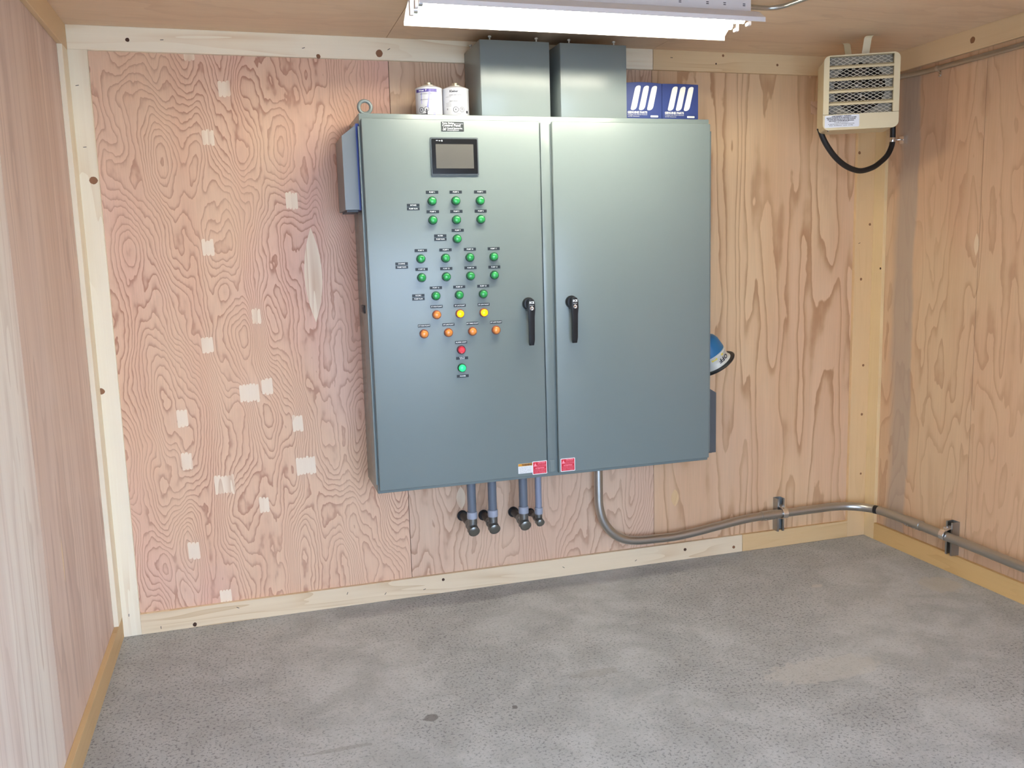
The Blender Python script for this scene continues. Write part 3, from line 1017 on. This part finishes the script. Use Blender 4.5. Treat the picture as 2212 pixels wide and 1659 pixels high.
# ------------------------------------------------------------------ cartons
def carton(x0, x1, y0, y1, label, arch):
    th = thing('blue_carton', label, 'box', ((x0 + x1) / 2, (y0 + y1) / 2, Z1), group='blue cartons on the cabinet')
    z1 = 2.2545
    w = x1 - x0
    bm = N()
    n = 8
    top = [(x0 + w * k / n, z1 + arch * math.sin(PI * k / n)) for k in range(n + 1)]
    prism(bm, [(x0, Z1), (x1, Z1)] + top[::-1], 'y', y0, y1)
    obj('carton_body', bm, M_bluebox, th, smooth=False)
    bm = N(); prism(bm, [(x0 + 0.001, z1 - 0.002)] + [(px, pz + 0.0012) for px, pz in top] + [(x1 - 0.001, z1 - 0.002)], 'y', y0 - 0.0006, y1 + 0.0006)
    obj('lid_flap', bm, M_bluebox, th, smooth=False)
    # three slanted bars, lettering, small white tag
    b = N()
    hgt = z1 - 2.1115      # the lowest strip stands hidden behind the cabinet's top edge
    zb = lambda v: z1 - hgt * v          # v: fraction from top (visible height)
    for k in range(3):
        ox = x0 + w * (0.155 + 0.222 * k)
        BL, BR, TR, TL = (0.0, .755), (0.155, .755), (0.270, .065), (0.125, .065)

        def q(u, v):
            return (ox + w * u, zb(v))
        poly = [q(0.0, .735), q(.008, .765), q(.03, .775), q(.07, .775), q(.115, .755), q(.150, .715), q(.168, .66), q(.258, .20), q(.272, .10), q(.268, .075), q(.245, .06), q(.205, .06), q(.160, .08), q(.130, .12), q(.115, .17)]
        prism(b, poly, 'y', y0 - 0.0006, y0 + 0.0002)
    text_bm(b, 'GENUINE PARTS', 0.0125, MY(x0 + w * .335, y0 - 0.0007, zb(.845)), bold=0.0005, width=w * .53)
    text_bm(b, 'Complies with North American', 0.0068, MY(x0 + w * .335, y0 - 0.0007, zb(.905)), width=w * .53)
    text_bm(b, 'and EU directives', 0.0068, MY(x0 + w * .23, y0 - 0.0007, zb(.955)), width=w * .31)
    prism(b, rrect(x0 + w * .69, x0 + w * .90, zb(.98), zb(.925), 0.003, 3), 'y', y0 - 0.0006, y0 + 0.0002)
    obj('carton_print', b, M_boxink, th, smooth=False)


carton(2.2195, 2.3935, -0.252, -0.09, 'blue carton with three white bars, touching the tall steel box', 0.0045)
carton(2.3955, 2.5695, -0.252, -0.09, 'blue carton with three white bars, nearer the heater at the cabinet edge', 0.0015)

# ------------------------------------------------------------------ blue topped sounder on the right side
so = thing('warning_sounder', 'blue and white OFF unit with black rim on the right side of the cabinet', 'device', (2.66, -0.2, 1.06))
axd = Vector((0.56, 0, -0.83)).normalized()     # from dome to base
o0 = Vector((2.664, -0.195, 1.060))
bm = N(); lathe(bm, [(0.0, -0.092), (0.022, -0.090), (0.043, -0.083), (0.060, -0.068), (0.068, -0.050), (0.0715, -0.004), (0.0715, 0)], o0, axd, 48)
obj('dome', bm, M_sky, so)
bm = N(); lathe(bm, [(0.0695, 0.0), (0.066, 0.002), (0.066, 0.006), (0.071, 0.010), (0.069, 0.022), (0.068, 0.034), (0.071, 0.048), (0.077, 0.058)], o0, axd, 48)
obj('collar', bm, M_cream, so)
bm = N(); lathe(bm, [(0.079, 0.057), (0.092, 0.059), (0.095, 0.063), (0.092, 0.068), (0.06, 0.070)], o0, axd, 48)
obj('base_rim', bm, M_black, so)
bm = N(); box(bm, X1, 2.62, -0.235, -0.155, 1.03, 1.07, 0.002)
obj('mounting_bracket', bm, M_black, so)
# OFF printed round the collar, upside down
bm = N()
tb = N(); text_bm(tb, 'OFF', 0.030, Matrix.Identity(4), 'CENTER', 0.0009, width=0.058)
side_v = Vector((0.83, 0, 0.56)).normalized()
view = Vector((0, -1, 0))
for_map = {}
for v in tb.verts:
    a = 0.26 - v.co.x / 0.072
    rad = 0.0722
    p = o0 + axd * (0.034 + v.co.y * 0.9) + (view * math.cos(a) + side_v * math.sin(a)) * rad
    for_map[v] = bm.verts.new(p)
for f in tb.faces:
    bm.faces.new([for_map[v] for v in f.verts])
tb.free()
obj('lettering', bm, M_print, so, smooth=False)
bm = N()
for a0, a1, d0, d1 in ((0.22, 0.40, 0.010, 0.019), (-0.55, -0.15, 0.010, 0.020)):
    vs = [bm.verts.new(o0 + axd * dd + (view * math.cos(a) + side_v * math.sin(a)) * 0.0716) for a, dd in ((a0, d0), (a1, d0), (a1, d1), (a0, d1))]
    bm.faces.new(vs)
obj('mark', bm, M_yellow, so, smooth=False)

# ------------------------------------------------------------------ grey pipes under the cabinet
PIPES = [(1.4945, -.195, .0195, .418, M_pvc, 'leftmost of the four grey pipes dropping from the cabinet bottom'),
         (1.5955, -.170, .0195, .409, M_pvc, 'second from the left of the four grey pipes under the cabinet'),
         (1.7400, -.170, .0195, .408, M_pvc, 'third grey pipe from the left under the cabinet, above the warning sticker side'),
         (1.8250, -.130, .0150, .383, M_pvc_light, 'thin paler grey pipe, rightmost of the four under the cabinet')]
for px, py, pr_r, zc, mt, lb in PIPES:
    th = thing('conduit_drop', lb, 'pipe', (px, 0, 0.30), group='grey pipes under the cabinet')
    bm = N(); lathe(bm, [(pr_r, 0), (pr_r, Z0 - zc)], (px, py, zc), n=24)
    obj('pipe', bm, mt, th)
    bm = N(); lathe(bm, [(pr_r + .0035, -0.022), (pr_r + .0035, 0.006), (pr_r + .002, 0.008), (pr_r, 0.008)], (px, py, zc), n=24)
    obj('collar', bm, M_pvc_collar, th)
    e = pr_r / 0.0195
    ze = zc - 0.078 * e - .004
    bm = N()
    lathe(bm, [(pr_r + .003, 0), (pr_r + .0045, 0.004), (pr_r + .0045, 0.012), (pr_r + .001, 0.016), (pr_r + .0015, zc - 0.018 - ze + .02)], (px, py, ze - 0.002), n=24)
    lathe(bm, [(0.022 * e, -0.012), (0.0235 * e, 0), (0.0235 * e, 0.012), (0.018 * e, 0.022)], (px, py - 0.002, ze + 0.016 * e), (0, -0.93, -0.36), n=24)
    lathe(bm, [(0.019 * e, -0.005), (0.019 * e, 0.030), (0.022 * e, 0.032), (0.022 * e, 0.046), (0.018 * e, 0.048), (0.018 * e, 0.07)], (px, py, ze + 0.014 * e), (0, 1, 0.06), n=24)
    obj('pull_elbow', bm, M_elbow, th)
    bm = N(); lathe(bm, [(0.0225 * e, 0.0), (0.0255 * e, 0.002), (0.0255 * e, 0.006), (0.021 * e, 0.010), (0.012 * e, 0.012), (0, 0.0125)], (px, py - 0.002 - 0.0205 * e, ze + 0.008 * e), (0, -0.93, -0.36), n=28)
    for s in (-1, 1):
        lathe(bm, [(0.003, 0), (0.003, 0.004), (0, 0.005)], (px + s * 0.018 * e, py - 0.002 - 0.0265 * e, ze + 0.006 * e), (0, -0.93, -0.36), n=8)
    obj('access_cap', bm, M_cap, th)
    bm = N(); lathe(bm, [(0.0165 * e, 0), (0.0165 * e, -py - 0.062), ], (px, py + 0.062, ze + 0.017 * e), (0, 1, 0.03), n=20)
    lathe(bm, [(0.022 * e, 0), (0.025 * e, 0.003), (0.025 * e, 0.010)], (px, -0.0105, ze + 0.018 * e), (0, 1, 0), n=24)
    obj('wall_nipple', bm, M_black, th)

# ------------------------------------------------------------------ big galvanised conduit
YC, XC = -0.063, W - 0.063
main = [(2.149, YC, 0.5787), (2.149, YC, 0.42), (2.152, YC, 0.34), (2.172, YC, 0.267), (2.214, YC, 0.206), (2.272, YC, 0.166), (2.34, YC, 0.149), (2.438, YC, 0.144), (2.54, YC, 0.143), (2.62, YC, 0.148),
        (2.71, YC, 0.158), (2.82, YC, 0.172), (2.92, YC, 0.184), (3.02, YC, 0.190), (3.2, YC, 0.192), (3.38, YC, 0.193)]
corner = [(3.45, YC, 0.193), (3.525, YC - 0.012, 0.192), (3.585, YC - 0.045, 0.191), (3.628, YC - 0.10, 0.190), (XC - 0.003, YC - 0.165, 0.190), (XC, YC - 0.24, 0.190)]
tail = [(XC, -0.45, 0.190), (XC, -0.8, 0.186), (XC, -1.3, 0.182), (XC, -2.2, 0.180), (XC, -3.4, 0.18)]
cd = thing('steel_conduit', 'galvanised steel conduit curving from the cabinet bottom round the right corner above the baseboard', 'pipe', (2.149, YC, 0.14))
bm = N(); tube(bm, smooth_path(main + corner + tail, 6), 0.0215, 24)
obj('tube', bm, M_galv, cd)
bm = N(); lathe(bm, [(0.030, 0), (0.030, 0.008), (0.026, 0.010), (0.026, 0.03)], (2.149, YC, Z0 - 0.030), n=6)
obj('locknut', bm, M_steel, cd)


def coupling(c, d, L=0.10):
    bm = N()
    d = Vector(d).normalized()
    c = Vector(c)
    lathe(bm, [(0.0215, 0), (0.0245, 0.001), (0.0245, L - .001), (0.0215, L)], c, d, 24)
    a, b_ = frame_of(d)
    fr = Vector((0, -1, 0)) if abs(d.x) > .5 else Vector((-1, 0, 0))
    dn = (fr * 0.8 + Vector((0, 0, -0.6))).normalized()
    for f in (0.16, 0.32, 0.68, 0.84):
        lathe(bm, [(0.0035, 0), (0.0035, 0.004), (0, 0.0045)], c + d * (L * f) + dn * 0.0240, dn, 8)
    return obj('coupling', bm, M_galv, cd)


coupling((3.035, YC, 0.1905), (1, 0, 0.01))
coupling((XC, -0.385, 0.190), (0, -1, 0))
bm = N(); lathe(bm, [(0.0220, 0), (0.0222, 0.002), (0.0222, 0.020), (0.0220, 0.022)], (3.633, YC - 0.109, 0.190), (0.30, -0.95, 0), 24)
obj('black_band', bm, M_black, cd)


# strut brackets with clamps
def strut(origin, ang, label, z0, z1):
    """local frame: +y towards the wall, channel open to -y"""
    th = thing('strut_bracket', label, 'bracket', origin, ang or 1e-6, group='strut brackets holding the conduit')
    th['local'] = True
    w, d, t = 0.0205, 0.0413, 0.0026
    bm = N()
    out = [(-w, 0), (w, 0), (w, -d), (w - 0.010, -d), (w - 0.010, -d + 0.008), (w - 0.010 + t, -d + 0.008), (w - 0.010 + t, -d + t), (w - t, -d + t), (w - t, -t), (-w + t, -t), (-w + t, -d + t),
           (-w + 0.010 - t, -d + t), (-w + 0.010 - t, -d + 0.008), (-w + 0.010, -d + 0.008), (-w + 0.010, -d), (-w, -d)]
    prism(bm, out, 'z', z0, z1)
    obj('channel', bm, M_strut, th, smooth=False)
    R = 0.0225
    zc = 0.192
    bm = N()
    path = [(0, -0.030, zc + 0.034), (0, -0.044, zc + 0.030)]
    for k in range(13):
        a = math.radians(75 - 150 * k / 12)
        path.append((0, -0.063 - R * math.cos(a) * 1.10, zc + R * math.sin(a) * 1.10))
    path += [(0, -0.044, zc - 0.028), (0, -0.036, zc - 0.030)]
    # flat band swept along the path
    prev = None
    P = [Vector(p) for p in path]
    for i, p in enumerate(P):
        tg = (P[min(i + 1, len(P) - 1)] - P[max(i - 1, 0)]).normalized()
        nr = Vector((0, -tg.z, tg.y))
        if nr.dot(p - Vector((0, -0.063, zc))) < 0:
            nr = -nr
        ring = [bm.verts.new(p + Vector((sx * 0.014, 0, 0)) + nr * e) for sx, e in ((-1, 0), (1, 0), (1, 0.0035), (-1, 0.0035))]
        if prev:
            for k in range(4):
                bm.faces.new((prev[k], prev[(k + 1) % 4], ring[(k + 1) % 4], ring[k]))
        else:
            bm.faces.new(ring)
        prev = ring
    bm.faces.new(prev)
    c = obj('pipe_clamp', bm, M_chrome, th)
    g = N(); lathe(g, [(0.0055, 0), (0.0055, 0.006), (0.003, 0.006), (0.003, 0.018)], (0, -0.070, zc + 0.036), (0, 1, 0), 6)
    obj('clamp_screw', g, M_chrome, c)
    return th


strut((3.166, 0, 0), 0.0, 'small steel strut bracket clamping the conduit to the back wall', 0.090, 0.262)
strut((W, -0.636, 0), -PI / 2, 'small steel strut bracket clamping the conduit to the right wall', 0.092, 0.252)

# ------------------------------------------------------------------ upper conduit on the right wall
uc = thing('thin_conduit', 'thin dark steel conduit running along the top of the right wall behind the heater', 'pipe', (W - 0.02, -0.2, 2.33))
bm = N(); tube(bm, fillet([(W - 0.068, -0.2, 2.20), (W - 0.068, -0.2, 2.326), (W - 0.030, -0.29, 2.328), (W - 0.0135, -0.36, 2.328), (W - 0.0135, -3.6, 2.318)], [0.04, 0.05, 0.05]), 0.0118, 16)
obj('tube', bm, M_galv, uc)
bm = N()
path = [(W - 0.0135 - 0.0128 * math.sin(a), -0.419, 2.328 + 0.0128 * math.cos(a)) for a in [PI * k / 10 for k in range(11)]]
prev = None
for i, p in enumerate(path + [(W - 0.002, -0.419, 2.312), (W - 0.002, -0.419, 2.292)]):
    ring = [bm.verts.new((p[0], p[1] - 0.008, p[2])), bm.verts.new((p[0], p[1] + 0.008, p[2]))]
    if prev:
        bm.faces.new((prev[0], prev[1], ring[1], ring[0]))
    prev = ring
bmesh.ops.solidify(bm, geom=bm.faces[:], thickness=0.0015)
obj('strap', bm, M_steel, uc)
bm = N(); lathe(bm, [(0.0045, 0), (0.0045, 0.003), (0, 0.004)], (W - 0.0025, -0.419, 2.298), (-1, 0, 0), 8)
obj('screw', bm, M_chrome, uc)

# hose ---------------------------------------------------------------
hs = thing('flexible_hose', 'black flexible hose looping below the beige heater', 'hose', (3.43, -0.243, 1.885))
hp = [(3.645, -.2, 2.20), (3.645, -.2, 2.108), (3.646, -.2, 2.06), (3.640, -.203, 2.013), (3.610, -.210, 1.965), (3.559, -.220, 1.928), (3.508, -.230, 1.9035), (3.432, -.243, 1.888), (3.357, -.255, 1.902), (3.294, -.265, 1.933), (3.245, -.273, 1.972), (3.201, -.280, 2.022), (3.172, -.284, 2.075)]
bm = N(); tube(bm, smooth_path(hp, 5), 0.0128, 16)
obj('tube', bm, M_rubber, hs)
bm = N(); lathe(bm, [(0.0145, 0), (0.0150, 0.002), (0.0150, 0.018), (0.0145, 0.020)], (3.644, -0.2, 2.028), (0.05, 0, 1), 20)
box(bm, 3.655, 3.70, -0.212, -0.190, 2.036, 2.040)
lathe(bm, [(0.005, 0), (0.005, 0.006), (0.003, 0.006), (0.003, 0.014)], (3.676, -0.212, 2.038), (0, -1, 0), 8)
box(bm, 3.697, W, -0.215, -0.185, 2.02, 2.056)
obj('hose_clamp', bm, M_chrome, hs)
bm = N(); lathe(bm, [(0.017, 0), (0.017, 0.02), (0.0145, 0.022), (0.0145, 0.035)], (3.6450, -0.2, 2.195), (0, 0, 1), 6)
obj('fitting', bm, M_steel, hs)

# ------------------------------------------------------------------ heater
HW = 0.1575
HC = Vector((3.235, -0.486, 2.2025))
ht = thing('unit_heater', 'beige electric heater with mesh grille hanging from the ceiling in the right corner', 'heater', HC, -0.469)
hh = 0.158
bm = N()
prism(bm, rrect(-HW + 0.004, HW - 0.004, -hh + 0.003, hh - 0.003, 0.022, 5), 'y', 0.012, 0.185)
# open the front: delete the front cap so the inside shows
for f in [f for f in bm.faces if all(abs(v.co.y - 0.012) < 1e-6 for v in f.verts)]:
    bm.faces.remove(f)
obj('casing', bm, M_beige, ht)
# front bezel made of side strips, bottom panel and thin top bar
oz0, oz1, ox0, ox1 = -0.092, 0.1525, -0.134, 0.1325


def bez(poly, name, mat=M_beige, y0=-0.002, y1=0.014):
    bm = N(); prism(bm, poly, 'y', y0, y1)
    return obj(name, bm, mat, ht, smooth=False)


R_ = 0.026


def arc(cx, cz, a0, a1, n=6, r=R_):
    return [(cx + r * math.cos(math.radians(a0 + (a1 - a0) * k / n)), cz + r * math.sin(math.radians(a0 + (a1 - a0) * k / n))) for k in range(n + 1)]


bez([(ox0, oz0 + 0.0015), (ox0, hh)] + arc(-HW + R_, hh - R_, 90, 180) + [(-HW, oz0 + 0.0015)], 'side_strip')
bez([(ox1, oz0 + 0.0015), (HW, oz0 + 0.0015)] + arc(HW - R_, hh - R_, 0, 90) + [(ox1, hh)], 'side_strip')
bez([(-HW, oz0), (HW, oz0)] + arc(HW - R_, -hh + R_, 0, -90) + arc(-HW + R_, -hh + R_, -90, -180), 'front_panel')
bez([(ox0, oz1), (ox1, oz1), (ox1, hh), (ox0, hh)], 'top_bar')
# rolled inner return on side strips
# louvres
for fz in (.165, .325, .487, .652):
    z = hh - 2 * hh * fz
    bm = N()
    prism(bm, [(0.000, z - 0.0055), (0.002, z + 0.004), (0.020, z + 0.013), (0.022, z + 0.011), (0.006, z + 0.000), (0.003, z - 0.0055)], 'x', ox0, ox1)
    obj('louvre', bm, M_beige, ht, smooth=False)
# expanded-metal mesh
bm = N()
PXm, PZm = 0.0285, 0.0152
ym = 0.026


def wire(p, q):
    d = (Vector(q) - Vector(p)).normalized()
    nrm = Vector((-d.z, 0, d.x)) * 0.00095
    dy = Vector((0, 0.0010, 0))
    A = [bm.verts.new(Vector(p) + s * nrm + t_ * dy) for s, t_ in ((1, 1), (-1, 1), (-1, -1), (1, -1))]
    B = [bm.verts.new(Vector(q) + s * nrm + t_ * dy) for s, t_ in ((1, 1), (-1, 1), (-1, -1), (1, -1))]
    for k in range(4):
        bm.faces.new((A[k], A[(k + 1) % 4], B[(k + 1) % 4], B[k]))


sl = PZm / PXm
wd = ox1 - ox0
k = -int(wd * sl / PZm) - 2
while k * PZm < (oz1 - oz0) + PZm:
    for sgn in (1, -1):
        zs = oz0 + k * PZm if sgn > 0 else oz0 + k * PZm + wd * sl
        # line z = zs + sgn*sl*(x-ox0)
        pts = []
        xa, xb = ox0, ox1
        za, zb_ = zs, zs + sgn * sl * wd
        tlo, thi = 0.0, 1.0
        for lim, s_ in ((oz0, 1), (oz1, -1)):
            fa, fb = s_ * (za - lim), s_ * (zb_ - lim)
            if fa < 0 and fb < 0:
                tlo, thi = 1, 0
            elif fa < 0:
                tlo = max(tlo, fa / (fa - fb))
            elif fb < 0:
                thi = min(thi, fa / (fa - fb))
        if thi - tlo > 0.01:
            wire((xa + wd * tlo, ym, za + (zb_ - za) * tlo), (xa + wd * thi, ym, za + (zb_ - za) * thi))
    k += 1
gr = obj('mesh_grille', bm, M_grille, ht, smooth=False)
# plate with round opening behind the mesh
bm = N()
cz, rr, n = 0.022, 0.108, 40
outer = [(ox0 - 0.01, cz)] 
inn = [bm.verts.new((rr * math.cos(2 * PI * k / n), 0.042, cz + rr * math.sin(2 * PI * k / n))) for k in range(n)]


def sq(a):
    c, s = math.cos(a), math.sin(a)
    tx = (ox1 + 0.008) / abs(c) if abs(c) > 1e-6 else 9
    tz = ((oz1 + 0.003 - cz) if s > 0 else (cz - oz0 + 0.003)) / abs(s) if abs(s) > 1e-6 else 9
    t_ = min(tx, tz)
    return (t_ * c, 0.042, cz + t_ * s)


outv = [bm.verts.new(sq(2 * PI * k / n)) for k in range(n)]
for k in range(n):
    bm.faces.new((inn[k], inn[(k + 1) % n], outv[(k + 1) % n], outv[k]))
obj('fan_plate', bm, M_beige_back, ht, smooth=False)
bm = N(); box(bm, -HW + 0.01, HW - 0.01, 0.150, 0.154, -hh + 0.01, hh - 0.01)
obj('rear_baffle', bm, M_dark_in, ht, smooth=False)
bm = N()
for q in range(5):
    a = 2 * PI * q / 5 + 0.3
    vs = []
    for rr_, da, yy in ((0.024, -0.35, 0.075), (0.092, -0.42, 0.070), (0.096, 0.30, 0.095), (0.024, 0.40, 0.092)):
        vs.append(bm.verts.new((rr_ * math.cos(a + da), yy, cz + rr_ * math.sin(a + da))))
    bm.faces.new(vs)
bmesh.ops.solidify(bm, geom=bm.faces[:], thickness=0.0012)
obj('fan_blades', bm, M_fan, ht, smooth=False)
bm = N(); lathe(bm, [(0.026, 0.0), (0.026, 0.02), (0.034, 0.03), (0.034, 0.08)], (0, 0.068, cz), (0, 1, 0), 24)
obj('fan_motor', bm, M_fan, ht)
for sx, sz in ((-0.012, 0.030), (-0.050, 0.014), (0.006, -0.012)):
    g = N(); lathe(g, [(0.006, 0), (0.0065, 0.003), (0.004, 0.006), (0, 0.006)], (sx, 0.046, sz), (0, -1, 0), 10)
    obj('terminal', g, M_chrome, ht)
bm = N()
for zz in (0.07, 0.035, 0.0, -0.03):
    tube(bm, [(-0.105, 0.055, zz), (0.105, 0.055, zz)], 0.0035, 8)
obj('heating_element', bm, M_fan, ht)
# label
bm = N(); prism(bm, rrect(-0.150, -0.005, -0.1475, -0.0955, 0.005, 3), 'y', -0.0026, -0.0018)
lb = obj('label', bm, M_label, ht, smooth=False)
t = N()
for i, (s, w) in enumerate((('AVERTISSEMENT - WARNING', .082), ('RISQUE D\'INCENDIE NE PAS OBSTRUER NI COUVRIR', .125), ('FIRE HAZARD KEEP CLEAR AND DO NOT COVER THIS HEATER', .118), ('DISCONNECT POWER BEFORE SERVICING', .105), ('COUPER LE COURANT', .06),
                            ('pour usage interieur seulement voir le manuel d\'installation avant de proceder', .11), ('for indoor use only', .10))):
    text_bm(t, s, 0.0058 if i < 4 else 0.0046, MY(-0.080, -0.003, -0.100 - 0.0065 * i), bold=0.0003 if i < 4 else 0.0001, width=w)
o = obj('lettering', t, M_print, None, smooth=False); o.parent = lb
for sx, sz in ((-0.128, -hh + 0.002), (0.095, -hh + 0.002)):
    g = N(); lathe(g, [(0.004, 0), (0.004, 0.004), (0, 0.005)], (sx, 0.03, sz), (0, 0, -1), 8)
    obj('screw', g, M_chrome, ht)


def strap(p0, p1, p2, wv):
    """flat strap through world points, wv = half-width vector"""
    inv = Matrix.Rotation(0.469, 3, 'Z')
    bm = N()
    pts = [inv @ (Vector(p) - HC) for p in (p0, p1, p2)]
    w_ = inv @ Vector(wv)
    path = fillet(pts, [0.014], 5)
    prev = None
    for p in path:
        ring = [bm.verts.new(p - w_), bm.verts.new(p + w_)]
        if prev:
            bm.faces.new((prev[0], prev[1], ring[1], ring[0]))
        prev = ring
    bmesh.ops.solidify(bm, geom=bm.faces[:], thickness=0.003)
    return obj('hanger_strap', bm, M_beige, ht)


strap((3.296, -0.425, 2.355), (3.300, -0.440, H - 0.004), (3.345, -0.452, H - 0.004), (0.0135, -0.008, 0))
strap((3.285, -0.335, 2.355), (3.296, -0.300, H - 0.004), (3.262, -0.275, H - 0.004), (0.0145, -0.004, 0))

# ------------------------------------------------------------------ fluorescent fixture
FX0, FX1, FY = 1.203, 2.455, -0.805
fx = thing('fluorescent_fixture', 'white two-tube fluorescent shop light on the ceiling above the cabinet', 'light', (1.83, FY, H))
bm = N(); box(bm, FX0, FX1, FY - 0.054, FY + 0.054, 2.398, H, 0.002)
obj('housing', bm, M_white_paint, fx)
bm = N()
prof = [(-0.054, 2.398), (-0.100, 2.384), (-0.140, 2.357), (-0.1405, 2.343), (-0.1435, 2.343), (-0.143, 2.3585), (-0.101, 2.3875), (-0.054, 2.4025)]
for s in (1, -1):
    prism(bm, [(FY + s * a, z) for a, z in prof], 'x', FX0 - 0.004, FX1 + 0.004)
obj('reflector', bm, M_white_paint, fx, smooth=False)
for s in (-1, 1):
    bm = N()
    tube(bm, [(FX0 + 0.022, FY + s * 0.043, 2.3725), (FX1 - 0.022, FY + s * 0.043, 2.3725)], 0.0127, 20)
    tb_ = obj('fluorescent_tube', bm, M_tube, fx)
    bm = N()
    for xx, dd in ((FX0 + 0.012, 1), (FX1 - 0.012, -1)):
        lathe(bm, [(0.0132, 0), (0.0132, 0.014)], (xx, FY + s * 0.043, 2.3725), (dd, 0, 0), 20)
    o = obj('end_cap', bm, M_chrome, None); o.parent = tb_
for xx in (FX0 + 0.005, FX1 - 0.005):
    for s in (-1, 1):
        bm = N()
        prism(bm, rrect(FY + s * 0.043 - 0.011, FY + s * 0.043 + 0.011, 2.352, 2.399, 0.005, 3), 'x', xx - 0.006, xx + 0.006)
        obj('lamp_holder', bm, M_white_paint, fx, smooth=False)
bm = N()
for kx in (2.16, 2.27, 2.34, 2.42):
    for dz in (0.0, 0.006):
        box(bm, kx, kx + 0.010, FY - 0.0545, FY - 0.0538, 2.418 + dz, 2.4205 + dz)
obj('knockout_marks', bm, M_print, fx, smooth=False)

fc = thing('ceiling_conduit', 'short bent steel conduit leaving the right end of the ceiling light', 'pipe', (2.6, -0.85, 2.43))
bm = N(); tube(bm, fillet([(FX1, -0.806, 2.432), (2.60, -0.800, 2.432), (2.66, -1.05, 2.437), (2.70, -1.9, 2.440)], [0.07, 0.3]), 0.0088, 14)
obj('tube', bm, M_galv, fc)
bm = N(); lathe(bm, [(0.013, 0), (0.013, 0.022), (0.0095, 0.024)], (FX1, -0.806, 2.432), (1, 0, 0), 16)
obj('connector', bm, M_steel, fc)
